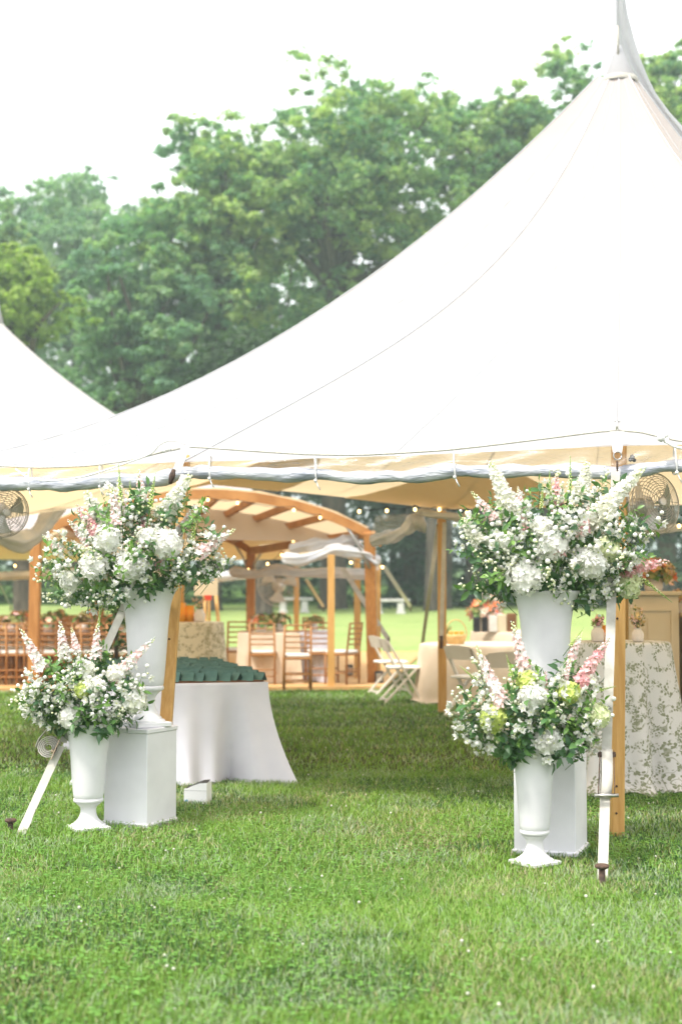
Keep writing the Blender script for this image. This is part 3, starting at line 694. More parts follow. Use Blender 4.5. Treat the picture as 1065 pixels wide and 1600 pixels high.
q = at(852, 1000, pr.y); urn('flower_urn', 'tall white trumpet urn standing on the right pedestal', (q.x, pr.y, .60), at(852, 923, pr.y).z-.60, .195, .148, .2)
ULY, URY = pl.y, pr.y

# ------------------------------------------------------------------ flowers
def rot_to(d, spin=0.0):
    return Vector(d).to_track_quat('Z', 'Y').to_matrix().to_4x4() @ Matrix.Rotation(spin, 4, 'Z')
class LB(MB):
    "mesh with a tint per vertex for the leaf material (slot 0) beside plain slots"
    def __init__(s): super().__init__(); s.t = {}
    def leaf(s, p, d, L, w, tint, up=None, curl=.2):
        p = Vector(p); d = Vector(d).normalized(); u = Vector(up or (random.uniform(-1,1), random.uniform(-1,1), 1.2)); x = d.cross(u)
        if x.length < 1e-3: x = Vector((1, 0, 0))
        x.normalize(); n = x.cross(d)
        a = len(s.v)
        vs = [p, p+d*L*.3-x*w*.42+n*w*.10, p+d*L*.28-n*w*.04, p+d*L*.3+x*w*.42+n*w*.10,
              p+d*L*.62-x*w*.45-n*L*curl*.25+n*w*.1, p+d*L*.6-n*(L*curl*.25+w*.05), p+d*L*.62+x*w*.45-n*L*curl*.25+n*w*.1, p+d*L-n*L*curl]
        s.add(vs, [(0,2,1),(0,3,2),(1,2,5,4),(2,3,6,5),(4,5,7),(5,6,7)], 0)
        for i in range(8): s.t[a+i] = tint
    def mesh(s, name, mats, smooth=True, org=None):
        me = super().mesh(name, mats, smooth, org); at_ = me.attributes.new('tint', 'FLOAT_COLOR', 'POINT')
        c = np.ones((len(s.v), 4), np.float32); c[:, :3] = .1
        for i, t in s.t.items(): c[i, :3] = t
        at_.data.foreach_set('color', c.reshape(-1)); return me
def petals(mb, p, d, r, mi, n=5, cup=.5, spin=None):
    "one open blossom of n petals facing d"
    R = rot_to(d, random.random()*6 if spin is None else spin).to_3x3(); p = Vector(p)
    for k in range(n):
        a = 2*PI*k/n; ca, sa = math.cos(a), math.sin(a); w = .55*5/n
        vs = [(0, 0, 0), (r*.62*math.cos(a-w), r*.62*math.sin(a-w), r*cup*.45), (r*.66*ca, r*.66*sa, r*cup*.30), (r*.62*math.cos(a+w), r*.62*math.sin(a+w), r*cup*.45), (r*ca, r*sa, r*cup)]
        mb.add([p+R @ Vector(v) for v in vs], [(0,1,2),(0,2,3),(1,4,2),(2,4,3)], mi)
DG = [(.042,.11,.036), (.07,.17,.05), (.105,.22,.065), (.06,.135,.065)]
LG = [(.12,.24,.05), (.18,.32,.07), (.10,.21,.055)]
def rnd_dir(up=0.0):
    v = Vector((random.gauss(0,1), random.gauss(0,1), random.gauss(0,1)+up)); return v.normalized()
def sprig_white(seed, nb=11, L=.20, br=.025, dark=.6):
    random.seed(seed); mb = LB()
    mb.tube([(0,0,-.10), (0,0,0), (.008,.004,L*.5), (0,.01,L)], [.0022,.002,.0016,.001], 4, 1)
    for i in range(6):
        z = L*random.uniform(-.35,.8); a = i*2.4; d = Vector((math.cos(a), math.sin(a), random.uniform(-.1,.8)))
        mb.leaf((0,0,z), d, random.uniform(.038,.062), random.uniform(.02,.032), random.choice(DG if random.random() < dark else LG), curl=random.uniform(0,.5))
    for i in range(nb):
        z = L*random.uniform(.05,1.05); a = random.random()*6.28; d = Vector((math.cos(a), math.sin(a), random.uniform(.1,1))).normalized(); p = Vector((0,0,z))+d*random.uniform(.025,.06)
        mb.tube([(0,0,z-.02), p], .0008, 3, 1, cap=False)
        k = random.random()
        if k < .5:
            petals(mb, p, d, br*random.uniform(.8,1.25), 2, 5, .75); petals(mb, p+d*.003, d, br*.7, 2, 4, 1.0); mb.ball(p+d*br*.35, br*.25, 5, 3)
        elif k < .85: mb.ball(p, br*random.uniform(.42,.62), 7, 2)
        else: mb.ball(p, br*.3, 5, 3)
    return mb.mesh('sprig', [M['bleaf'], M['stem'], M['petal'], M['bud']])
def sprig_bud(seed, L=.22):
    random.seed(seed); mb = LB()
    mb.tube([(0,0,-.10), (0,0,L*.5), (.01,0,L)], [.0022,.0016,.001], 4, 1)
    for i in range(9):
        z = L*random.uniform(-.3,.85); a = i*2.4; mb.leaf((0,0,z), (math.cos(a), math.sin(a), .5), random.uniform(.03,.045), .016, random.choice(DG+LG))
    for i in range(15):
        z = L*random.uniform(.2,1.05); a = random.random()*6.28; d = Vector((math.cos(a), math.sin(a), .7)).normalized(); p = Vector((0,0,z))+d*random.uniform(.012,.045)
        mb.tube([(0,0,z-.012), p], .0007, 3, 1, cap=False); mb.ball(p, random.uniform(.0065,.012), 6, 2 if random.random() < .6 else 3)
    return mb.mesh('bud_sprig', [M['bleaf'], M['stem'], M['petalc'], M['bud']])
def sprig_leaf(seed, L=.20, big=1.0, pal=DG, n=12):
    random.seed(seed); mb = LB()
    mb.tube([(0,0,-.10), (0,0,L*.5), (.012,0,L)], [.0025,.002,.001], 4, 1)
    for i in range(n):
        z = L*(i/n)*1.0; a = i*2.4; mb.leaf((0,0,z), (math.cos(a), math.sin(a), random.uniform(-.1,.7)), random.uniform(.055,.085)*big, random.uniform(.028,.042)*big, random.choice(pal), curl=random.uniform(.1,.6))
    mb.leaf((.012,0,L), (0.1,0,1), .06*big, .03*big, random.choice(pal))
    return mb.mesh('leaf_sprig', [M['bleaf'], M['stem']])
def hyd(seed, mats):
    random.seed(seed); mb = MB(); n = 150
    mb.ball((0,0,0), .80, 12, 1, sz=.8)
    for i in range(n):
        z = 1-1.75*(i+.5)/n; r = math.sqrt(max(0,1-z*z)); a = i*2.39996
        d = Vector((r*math.cos(a), r*math.sin(a), z*.86)); d2 = (d+rnd_dir()*.55).normalized()
        petals(mb, d*random.uniform(.80,1.05), d2, random.uniform(.20,.30), 0 if random.random() < .8 else 1, 4, random.uniform(0,.35))
    return mb.mesh('hydrangea', mats)
def spike(seed, c1, c2, tipm, nfl=40, wide=.17, open_=.74):
    "unit tall flower spike along +Z"
    random.seed(seed); mb = MB(); mb.tube([(0,0,-.5), (0,0,.5), (.01,0,1)], [.012,.010,.004], 5, 3)
    for i in range(nfl):
        t = (i+.3)/nfl; a = i*2.39996; d = Vector((math.cos(a), math.sin(a), .35)).normalized()
        if t < open_:
            w = wide*(1-.55*t/open_)*random.uniform(.85,1.15); p = Vector((0,0,t))+d*w*.5
            petals(mb, p, (d+rnd_dir()*.4).normalized(), w*.75, 0 if random.random() < .6 else 1, 5, .35); petals(mb, p+d*.01, d, w*.42, 1, 4, .7)
        else:
            w = wide*.5*(1.15-t)/(1.15-open_); mb.ball(Vector((0,0,t))+d*w*.6, max(.006, w*.35), 6, 2 if random.random() < .7 else 1, sz=1.3)
    return mb.mesh('flower_spike', [c1, c2, tipm, M['stem']])
def gspike(seed):
    random.seed(seed); mb = MB(); mb.tube([(0,0,-.5), (0,0,.5), (.01,0,1)], [.012,.010,.004], 5, 1)
    for i in range(52):
        t = i/52; a = i*2.39996; d = Vector((math.cos(a), math.sin(a), .5)).normalized(); w = .05*(1.1-t)+.008
        mb.ball(Vector((0,0,t))+d*w*.7, w*.42, 6, 0 if random.random() < .75 else 2, sz=1.2)
    return mb.mesh('green_spike', [M['gspike'], M['stem'], M['bud']])
MS = {'w': [sprig_white(100+i) for i in range(5)], 'b': [sprig_bud(120+i) for i in range(3)], 'l': [sprig_leaf(140+i) for i in range(4)], 'g': [sprig_leaf(150+i, .22, .75, LG, 14) for i in range(3)],
      'hw': [hyd(160, [M['petal'], M['petalc']]), hyd(161, [M['petal'], M['petal']])], 'hl': [hyd(163, [M['lime'], M['plime']])], 'hp': [hyd(164, [M['plime'], M['petalc']])],
      'p': [spike(170+i, M['pink'], M['ppink'], M['ppink']) for i in range(2)], 'q': [spike(175+i, M['ppink'], M['petal'], M['bud']) for i in range(2)],
      'W': [spike(180+i, M['petal'], M['petalc'], M['bud'], 64, .17, .88) for i in range(2)], 'G': [gspike(190), gspike(191)]}
def inpoly(x, y, poly):
    c = False; j = len(poly)-1
    for i in range(len(poly)):
        if (poly[i][1] > y) != (poly[j][1] > y) and x < (poly[j][0]-poly[i][0])*(y-poly[i][1])/(poly[j][1]-poly[i][1])+poly[i][0]: c = not c
        j = i
    return c
def arrangement(label, rim, D, outline, hyds, spikes, counts, seed):
    base = at(rim[0], rim[1], D); mpp = D/F; random.seed(seed)
    o = thing('flower_arrangement', label, 'flower arrangement', base, group='flower arrangements in white urns')
    xs = [p[0] for p in outline]; ys = [p[1] for p in outline]; cx = (min(xs)+max(xs))/2; cy = (min(ys)+max(ys))/2; rx = (max(xs)-min(xs))/2; ry = (max(ys)-min(ys))/2
    dep = rx*mpp*.8
    def dome(x, y): return math.sqrt(max(0.0, 1-((x-cx)/rx)**2*.9-((y-cy)/ry)**2*.8))
    root = Vector((0, 0, -.10))
    def place(me, name, p, d, sc, spin=None):
        q = link(name, me, o); q.matrix_local = Matrix.Translation(p) @ rot_to(d, random.random()*6.28 if spin is None else spin) @ Matrix.Diagonal((*((sc,)*3 if not isinstance(sc, tuple) else sc), 1)); return q
    for (x, y, r, k) in hyds:
        f = dome(x, y); p = at(x, y, D-dep*f*.72)-base; d = (p-root).normalized(); d = (d+Vector((0, -.7, 0))).normalized()
        h_ = place(random.choice(MS[k]), 'hydrangea', p, d, r*mpp*1.02)
        if k == 'hl': h_['label'] = 'lime green hydrangea'
    for (x0, y0, x1, y1, k) in spikes:
        f = dome(min(max(x0, cx-rx*.9), cx+rx*.9), min(max(y0, cy-ry*.9), cy+ry*.9)); off = random.uniform(.25, .8)*f
        a = at(x0, y0, D-dep*off)-base; b = at(x1, y1, D-dep*off*.8)-base; L = (b-a).length
        w = {'p': .050, 'q': .045, 'W': .066, 'G': .018}[k]/(.19 if k != 'G' else .065)/L*min(1.25, max(.7, D/8.5*L/.2))
        place(random.choice(MS[k]), 'green_spike' if k == 'G' else 'flower_spike', a, b-a, (L*w, L*w, L))
    for k, n in counts.items():
        i = 0; tries = 0
        while i < n and tries < n*40:
            tries += 1
            x = random.uniform(min(xs), max(xs)); y = random.uniform(min(ys), max(ys))
            if not inpoly(x, y, outline): continue
            i += 1
            if random.random() < .18: g_ = random.uniform(1.02, 1.16); x = cx+(x-cx)*g_; y = cy+(y-cy)*g_
            f = dome(x, y); s_ = random.uniform(-.45, 1.0) if random.random() < .5 else random.uniform(.55, 1.0)
            if k == 'l': s_ = random.uniform(-.6, .85)
            p = at(x, y, D-dep*f*s_)-base; d = (p-root)
            d = (d.normalized()+rnd_dir()*.35+Vector((0, -.25, .12))).normalized()
            if k == 'l' and y > cy+ry*.35: d = (d+Vector((0, -.3, -.55))).normalized()
            sc = random.uniform(.75, 1.1)
            place(random.choice(MS[k]), {'w': 'blossom_sprig', 'b': 'bud_sprig', 'l': 'leaf_sprig', 'g': 'leaf_sprig'}[k], p-d*.14*sc, d, sc)
    # dark inner leaves at the mouth of the urn
    for i in range(26):
        a = random.random()*6.28; rr = random.uniform(.02, .12); d = Vector((math.cos(a)*1.2, math.sin(a)*1.2-.3, random.uniform(.15, .9)))
        place(random.choice(MS['l']), 'leaf_sprig', Vector((math.cos(a)*rr, math.sin(a)*rr, random.uniform(-.06, .04))), d, random.uniform(.7, 1.0))
    return o
LT_out = [(62,893),(78,925),(100,942),(140,950),(170,940),(205,925),(262,915),(325,898),(362,884),(352,858),(326,830),(312,795),(290,768),(240,765),(200,762),(150,785),(112,822),(78,855)]
arrangement('wide white and pink flower arrangement in the tall left urn', (229, 917), ULY, LT_out,
  [(203,884,23,'hw'),(148,882,22,'hw'),(166,843,21,'hw'),(260,850,22,'hw'),(110,908,16,'hw'),(232,840,15,'hw')],
  [(166,832,134,768,'W'),(250,812,297,742,'W'),(98,862,66,836,'q'),(152,835,120,788,'p'),(190,805,186,745,'q'),(184,822,174,758,'q'),(221,782,217,733,'q'),(222,828,222,780,'p'),(212,872,210,815,'q'),(246,888,258,855,'p'),(270,850,302,793,'q'),(308,868,368,826,'q'),(142,852,106,812,'q'),(190,790,185,724,'G'),(234,795,243,738,'G'),(300,850,307,797,'G'),(282,800,300,765,'G'),(100,870,58,893,'G'),(158,945,154,985,'G'),(120,920,95,935,'G'),(205,800,203,750,'G')],
  {'w': 72, 'b': 24, 'l': 52, 'g': 30}, 11)
RT_out = [(716,905),(724,928),(760,932),(800,922),(870,938),(890,950),(935,948),(982,935),(1008,850),(1000,795),(985,750),(920,755),(860,760),(800,770),(745,790),(727,820),(732,850),(720,880)]
arrangement('wide white and pink flower arrangement in the tall right urn beside the pine pole', (852, 922), URY, RT_out,
  [(820,900,27,'hw'),(861,850,24,'hw'),(923,878,24,'hw'),(982,914,20,'hp'),(948,858,19,'hp'),(844,824,18,'hw'),(790,845,15,'hw')],
  [(800,805,766,722,'W'),(905,782,917,722,'W'),(918,820,1002,733,'W'),(750,850,722,810,'W'),(873,800,868,740,'p'),(872,870,872,818,'p'),(816,798,808,760,'q'),(824,830,814,796,'p'),(912,830,919,790,'p'),(778,818,736,768,'q'),(948,805,968,766,'q'),(972,892,1045,876,'p'),(905,840,902,812,'q'),(890,795,890,712,'G'),(858,775,858,732,'G'),(845,795,848,752,'G'),(985,758,1012,726,'G'),(1003,905,1050,942,'G'),(985,892,1006,906,'G'),(800,882,776,868,'G'),(905,800,908,758,'G'),(735,830,716,805,'G')],
  {'w': 76, 'b': 26, 'l': 52, 'g': 30}, 12)
dl = gp(138, 1298).y; dr = gp(835, 1353).y
LL_out = [(26,1095),(38,1116),(62,1120),(88,1124),(112,1134),(165,1136),(198,1120),(222,1098),(230,1070),(212,1048),(188,1034),(130,1026),(82,1032),(48,1060),(30,1070)]
arrangement('rounded white and pink flower arrangement in the low left urn', (143, 1137), dl, LL_out,
  [(111,1120,18,'hw'),(210,1094,20,'hw'),(133,1046,15,'hw'),(148,1072,14,'hw'),(130,1077,13,'hl'),(180,1052,13,'hw')],
  [(68,1046,32,982,'q'),(102,1030,94,970,'q'),(121,1020,112,980,'q'),(150,1032,153,974,'q'),(183,1054,243,996,'q'),(178,1066,188,1040,'p'),(60,1075,22,1090,'G'),(154,980,156,955,'G')],
  {'w': 48, 'b': 14, 'l': 42, 'g': 22}, 13)
RL_out = [(718,1110),(724,1146),(745,1162),(790,1172),(880,1172),(932,1158),(944,1130),(948,1080),(928,1052),(870,1044),(800,1052),(750,1048),(728,1080)]
arrangement('rounded white, pink and lime green flower arrangement in the low right urn', (838, 1177), dr, RL_out,
  [(770,1122,20,'hl'),(824,1064,17,'hl'),(888,1082,17,'hl'),(934,1118,18,'hp'),(832,1088,21,'hw'),(857,1158,21,'hw')],
  [(786,1104,742,1006,'q'),(822,1055,799,970,'q'),(844,1106,852,1048,'p'),(880,1066,891,1028,'q'),(902,1070,952,996,'p'),(888,1040,908,986,'q'),(800,1058,790,1022,'G'),(745,1065,718,1040,'G'),(930,1080,962,1072,'G'),(890,1010,912,980,'G')],
  {'w': 48, 'b': 14, 'l': 42, 'g': 22}, 14)
random.seed(99)

# ------------------------------------------------------------------ tie-down straps and stakes in front
def ribbon(mb, pts, w, wdir, th=.004, mi=0):
    pts = [Vector(p) for p in pts]; vs = []; fs = []; N = len(pts); wd = Vector(wdir).normalized()
    for i, p in enumerate(pts):
        t = (pts[min(i+1, N-1)]-pts[max(i-1, 0)]).normalized(); x = (wd-t*wd.dot(t)).normalized(); n = t.cross(x)
        vs += [p-x*w/2-n*th/2, p+x*w/2-n*th/2, p+x*w/2+n*th/2, p-x*w/2+n*th/2]
    for i in range(N-1):
        for k in range(4): j = (k+1) % 4; fs.append((i*4+k, i*4+j, i*4+4+j, i*4+4+k))
    fs += [(3, 2, 1, 0), ((N-1)*4, (N-1)*4+1, (N-1)*4+2, (N-1)*4+3)]
    return mb.add(vs, fs, mi)
def stake(label, p, h=.11):
    o = thing('ground_stake', label, 'stake', (p.x, p.y, 0))
    MB().tube([(0, 0, -.3), (0, 0, h)], .0165, 10).build('shaft', M['rust'], o, world=False)
    MB().lathe([(.02, h-.012), (.034, h-.004), (.037, h+.004), (.030, h+.012), (.01, h+.015)], 14, (0, 0, 0)).build('head', M['rust'], o, world=False)
g = gp(940, 1386); stake('rusty stake head standing in the grass before the right strap', g, .10)
top = at(961, 735, 8.35); bot = gp(942, 1378)+Vector((0, .03, 0)); rat = at(947, 1240, 0) if False else None
st = thing('tie_down_strap', 'worn grey ratchet strap hanging down before the right pine pole', 'strap', (bot.x, bot.y, 0))
def onl(a, b, f): return a.lerp(b, f)
kR = .775
mb = MB(); ribbon(mb, [onl(top, bot, k/14*kR) for k in range(15)], .052, (1, 0, 0)); mb.build('upper_webbing', M['strap2'], st, smooth=False)
mb = MB(); ribbon(mb, [onl(top, bot, kR-.03+k/8*(1.03-kR)) for k in range(9)], .052, (1, 0, 0), .005); mb.build('lower_webbing', M['webbing'], st, smooth=False)
c = onl(top, bot, kR+.02); u = (top-bot).normalized(); nrm = Vector((0, -u.z, u.y)).normalized()
if nrm.y > 0: nrm = -nrm
mb = MB(); pts = []
for k in range(13):
    a = PI*k/12; pts.append(c+u*(.20-.27*(k/12))+nrm*(.012+.055*math.sin(a)**.7*(.35+.65*k/12)))
pts.append(c-u*.06+nrm*.02); ribbon(mb, pts, .056, (1, 0, 0)); mb.build('tail_loop', M['webbing'], st)
for sx in (-1, 1):
    MB().bar(c+u*.19+Vector((sx*.036, -.01, 0)), c-u*.06+nrm*.045+Vector((sx*.042, 0, 0)), .004, .035).build('ratchet_plate', M['rust'], st, smooth=False)
mb = MB(); mb.tube([c-u*.065+nrm*.045+Vector((-.062, 0, 0)), c-u*.065+nrm*.045+Vector((.062, 0, 0))], .010, 10); mb.build('ratchet_handle', M['steel'], st)
mb = MB(); mb.tube([c+u*.17+nrm*.01+Vector((-.046, 0, 0)), c+u*.17+nrm*.01+Vector((.046, 0, 0))], .014, 10); mb.build('ratchet_axle', M['rust'], st)

g = gp(17, 1302); stake('rusty mushroom shaped stake head standing in the grass at the left edge', g, .075)
top = at(289, 742, 9.35); bot = gp(32, 1304)+Vector((0, 0, 0))
sl_ = thing('tie_down_strap', 'white ratchet strap slanting to the grass left of the low left urn', 'strap', (bot.x, bot.y, 0))
u = (top-bot).normalized(); wd = Vector((1, -.25, -.1)); c = onl(bot, top, .205)
mb = MB(); ribbon(mb, [onl(bot, top, .24+.76*k/14) for k in range(15)], .054, wd); mb.build('upper_webbing', M['webbing'], sl_, smooth=False)
mb = MB(); ribbon(mb, [onl(bot, top, -.02+.25*k/8) for k in range(9)], .054, wd, .005); mb.build('lower_webbing', M['webbing'], sl_, smooth=False)
mb = MB(); ribbon(mb, [onl(bot, top, .0)+Vector((.012, -.006, 0)), onl(bot, top, .03)+Vector((.014, -.008, 0)), onl(bot, top, .068)+Vector((.004, -.006, 0))], .04, wd, .005); mb.build('folded_end', M['webbing'], sl_, smooth=False)
side = Vector((-u.z, 0, u.x)).normalized()
if side.x > 0: side = -side
mb = MB(); pts = []
cc = c+u*.03+side*.062
for k in range(66):                              # the surplus webbing wound up in a flat roll
    a = k/65*2*PI*4.4; r_ = .018+.050*k/65; pts.append(cc+(side*math.cos(a)+u*math.sin(a))*r_)
ribbon(mb, pts, .058, (0, 1, 0), .0045); mb.build('webbing_coil', M['webbing'], sl_)
mb = MB(); ribbon(mb, [cc+side*.074-u*.03, cc+side*.078+u*.02, cc+side*.06+u*.09, cc+side*.01+u*.17, c+u*.27+side*.01], .06, (0, 1, 0), .005); mb.build('tail_loop', M['webbing'], sl_)
for sy in (-1, 1):
    MB().bar(c-u*.03+side*.015+Vector((0, sy*.034, 0)), c+u*.24+side*.02+Vector((0, sy*.034, 0)), .035, .004, up=side).build('ratchet_plate', M['brassy'], sl_, smooth=False)
for f, r_ in ((.02, .012), (.13, .014), (.22, .012)): MB().tube([c+u*f+side*.025+Vector((0, -.045, 0)), c+u*f+side*.025+Vector((0, .045, 0))], r_, 10).build('ratchet_axle', M['brassy'], sl_)
mb = MB(); mb.tube([c+u*.25+side*.05+Vector((0, -.05, 0)), c+u*.25+side*.05+Vector((0, .05, 0))], .012, 10); mb.bar(c+u*.14+side*.03+Vector((0, -.04, 0)), c+u*.25+side*.05+Vector((0, -.04, 0)), .012, .012); mb.build('ratchet_handle', M['brassy'], sl_)

# ------------------------------------------------------------------ tables
def uvify(o, uvs):
    me = o.data; l = me.uv_layers.new(name='UVMap'); idx = np.zeros(len(me.loops), np.int32); me.loops.foreach_get('vertex_index', idx)
    l.data.foreach_set('uv', np.array(uvs, np.float32)[idx].reshape(-1))
def round_cloth(c, R, H, flare, nf, m, name, label, cat, seed, amp=.05, puddle=.0, group=None):
    rr = random.Random(seed); n = 144; rows = []; ph = [rr.random()*6.28 for _ in range(4)]
    zs = [H]*4+[H-.006, H-.02]+[H*(1-k/14) for k in range(1, 15)]; rad = [0.001, R*.4, R*.8, R*.97, R, R+.006]+[None]*14
    mb = MB(); uvs = []
    for j, z in enumerate(zs):
        for k in range(n+1):
            a = 2*PI*k/n
            if rad[j] is not None: r_ = rad[j]
            else:
                d = (H-z)/H; w = math.sin(nf*a+ph[0]+.6*math.sin(2*a+ph[1]))*.6+math.sin((nf*1.7)*a+ph[2])*.25+math.sin((nf//2)*a+ph[3])*.4
                r_ = R+.008+flare*d**1.1+amp*d*w+(puddle*max(0, d-.93)/.07)
            zz = z if not (rad[j] is None and j == len(zs)-1) else .012+.02*max(0, math.sin(nf*a+ph[1]))
            mb.v.append((r_*math.cos(a), r_*math.sin(a), zz)); uvs.append((a*(R+.1), z if rad[j] is None else H+(R-r_)))
    for j in range(len(zs)-1):
        for k in range(n): mb.f.append((j*(n+1)+k, (j+1)*(n+1)+k, (j+1)*(n+1)+k+1, j*(n+1)+k+1)); mb.m.append(0)
    o = mb.build(name, m); o.location = (c[0], c[1], c[2] if len(c) > 2 else 0); uvify(o, uvs); tag(o, label, cat, group); return o
def rect_cloth(cx, cy, w, d, H, rz, m, label, seed, flare=.06, cflare=.16, name='tablecloth', base=0.0, amp=.02):
    rr = random.Random(seed); per = []
    n = 40
    for side in range(4):
        for k in range(n):
            f = k/n
            p = [(-w/2+w*f, -d/2), (w/2, -d/2+d*f), (w/2-w*f, d/2), (-w/2, d/2-d*f)][side]
            nm = [(0, -1), (1, 0), (0, 1), (-1, 0)][side]
            cn = min(f, 1-f)*(w if side % 2 == 0 else d); g = math.exp(-(cn/.16)**2); dg = (p[0]/(w/2), p[1]/(d/2))
            per.append((p, nm, g, f+side, dg))
    N = len(per); mb = MB(); lev = [0, .004, .012, .03]+[.06+.94*k/13 for k in range(14)]; uvs = []
    ph = [rr.random()*6 for _ in range(5)]
    for l in lev:
        z = H*(1-l)
        for (p, nm, g, s, dg) in per:
            dd = max(0, l-.004); wv = (1+1.6*g*(1-g)*4)*(math.sin(s*9+ph[0])+.6*math.sin(s*17+ph[1])+.8*math.sin(s*33+ph[2]))*amp*dd**1.3
            off = .004*min(1, l/.012)+flare*dd**1.2*.5+wv+.007*math.exp(-(((s % 1)-.34)/.02)**2)*min(1, l*8)+.004*math.exp(-((l-.42)/.03)**2)
            sg = (math.copysign(1, dg[0]) if abs(dg[0]) > .6 else 0, math.copysign(1, dg[1]) if abs(dg[1]) > .6 else 0)
            x = p[0]+nm[0]*off*(1-g)+sg[0]*cflare*dd**1.7*g*.95; y = p[1]+nm[1]*off*(1-g)+sg[1]*cflare*dd**1.7*g*.95
            zz = z if l < .999 else .008+.018*max(0, math.sin(s*14+ph[3]))*(1-g)-.004*g
            mb.v.append((x, y, zz)); uvs.append((s, z))
    for j in range(len(lev)-1):
        for k in range(N): q = (k+1) % N; mb.f.append((j*N+q, j*N+k, (j+1)*N+k, (j+1)*N+q)); mb.m.append(0)
    mb.f.append(tuple(range(N))); mb.m.append(0)
    o = mb.build(name, m, angle=50); o.location = (cx, cy, base); o.rotation_euler = (0, 0, rz); tag(o, label, 'tablecloth'); return o
# front left: long table running away from the camera, white cloth, rows of green folded cards
FR = at(419, 1066, 11.0); e = Vector((-.243, .970, 0)); lft = Vector((-.970, -.243, 0)); TW, TD = 1.22, 2.5
cen = Vector((FR.x, FR.y, 0))+e*TD/2+lft*TW/2; trz = math.atan2(.243, .970)
tb = thing('folding_table', 'long table hidden under the white cloth at left behind the urns', 'table', (cen.x, cen.y, 0), trz)
MB().box((0, 0, .735), (TW-.01, TD-.01, .03)).build('tabletop', M['walnut'], tb, world=False, smooth=False)
for sx in (-1, 1):
    for sy in (-1, 1): MB().tube([(sx*(TW/2-.08), sy*(TD/2-.12), 0), (sx*(TW/2-.08), sy*(TD/2-.12), .72)], .016, 8).build('leg', M['steel'], tb, world=False)
rect_cloth(cen.x, cen.y, TW, TD, .762, trz, M['linen'], 'white tablecloth draped to the grass under rows of green folded cards', 5, .05, .21, amp=.06)
ORD = 'first second third fourth fifth sixth seventh eighth ninth tenth eleventh twelfth thirteenth fourteenth fifteenth sixteenth seventeenth'.split()
def card_mesh():
    mb = MB(); w, h, s, t = .088, .074, .040, .003
    for sg in (-1, 1):
        a = [(-w/2, 0, h), (w/2, 0, h), (w/2, sg*s, 0), (-w/2, sg*s, 0)]; b = [(p[0], p[1]-sg*t, p[2]-.001) for p in a]
        mb.add(a+b, [(0,1,2,3),(7,6,5,4),(0,4,5,1),(1,5,6,2),(2,6,7,3),(3,7,4,0)])
    return mb.mesh('folded_card', M['greencard'], smooth=False)
bo = MB().box((0, 0, .006), (TW-.05, TD-.08, .012), bev=.003).build('wooden_board', M['walnut'], smooth=False); bo.location = (cen.x, cen.y, .763); bo.rotation_euler = (0, 0, trz); tag(bo, 'flat brown board lying on the white tablecloth under the green folded cards', 'board')
cm = card_mesh(); rr = random.Random(4)
for j in range(17):
    for i in range(13):
        loc = Vector((FR.x, FR.y, 0))+lft*(.045+i*.094+(j % 2)*.03)+e*(.075+j*.142)
        o = link('folded_card', cm); o.location = (loc.x+rr.uniform(-.008, .008), loc.y, .776); o.rotation_euler = (rr.uniform(-.12, .12), 0, trz+math.radians(-38+rr.uniform(-26, 26))); o.scale = (rr.uniform(.85, 1.12), 1, rr.uniform(.8, 1.1))
        o['label'] = 'dark green folded card, %s from right in the %s row from the front' % (ORD[i], ORD[j]); o['category'] = 'card'; o['group'] = 'green folded cards on the white table'
# small white box on the grass
g = gp(308, 1256); bx = thing('white_box', 'small white plastic box with dark open top on the grass beside the table', 'box', (g.x, g.y+.05, 0), math.radians(-14))
w, d, h = .165, .105, .145
prof_ = [(-w/2, 0), (w/2, 0), (w/2, h*1.0), (w*.2, h*.97), (-w*.1, h*.85), (-w*.35, h*.72), (-w/2, h*.70)]
mb = MB(); n = len(prof_); mb.add([(x, -d/2, z) for x, z in prof_]+[(x, d/2, z) for x, z in prof_], [tuple(range(n)), tuple(reversed(range(n, 2*n)))]+[(i+n, (i+1) % n+n, (i+1) % n, i) for i in (0, 1, 6)])
mb.build('casing', M['plastic'], bx, world=False, smooth=False)
pi_ = [(x*.95, z-.002) for x, z in prof_[2:]]; m_ = len(pi_)
mb = MB(); mb.add([(x, -d/2+.008, z-.004) for x, z in pi_]+[(x, d/2-.008, z+.014) for x, z in pi_], [(i, i+1, i+1+m_, i+m_) for i in range(m_-1)]); mb.build('dark_insert', M['dark'], bx, world=False, smooth=False)
MB().box((-w*.38, -d/2-.002, .02), (.02, .003, .012)).build('blue_tag', mat('blue_tag', (.2, .45, .8)), bx, world=False, smooth=False)
MB().box((0, -d/2-.001, h*.63), (w, .002, .002)).build('rim_line', M['seam'], bx, world=False, smooth=False)

# cocktail tables with printed cloth
round_cloth((at(968, 985, 10.75).x, 10.75), .365, 1.085, .15, 9, M['toile'], 'tablecloth', 'white cocktail tablecloth with olive leaf print behind the right pine pole', 'tablecloth', 3, .11, .06)
round_cloth((at(297, 970, 18.0).x, 18.0), .42, 1.07, .10, 8, M['toile2'], 'tablecloth', 'tan cocktail tablecloth with leaf print behind the green cards', 'tablecloth', 6, .03, .0)
def table_under(c, R, H, label):
    o = thing('cocktail_table', label, 'table', (c[0], c[1], 0))
    MB().lathe([(R-.012, H-.03), (R-.012, H-.008)], 32, (0, 0, 0)).build('tabletop', M['walnut'], o, world=False)
    MB().tube([(0, 0, .02), (0, 0, H-.03)], .035, 10).build('post', M['steel'], o, world=False)
    MB().lathe([(.24, 0), (.24, .02), (.06, .05)], 24, (0, 0, 0)).build('base', M['steel'], o, world=False)
table_under((at(968, 985, 10.75).x, 10.75), .365, 1.085, 'tall round cocktail table under the olive leaf print cloth')
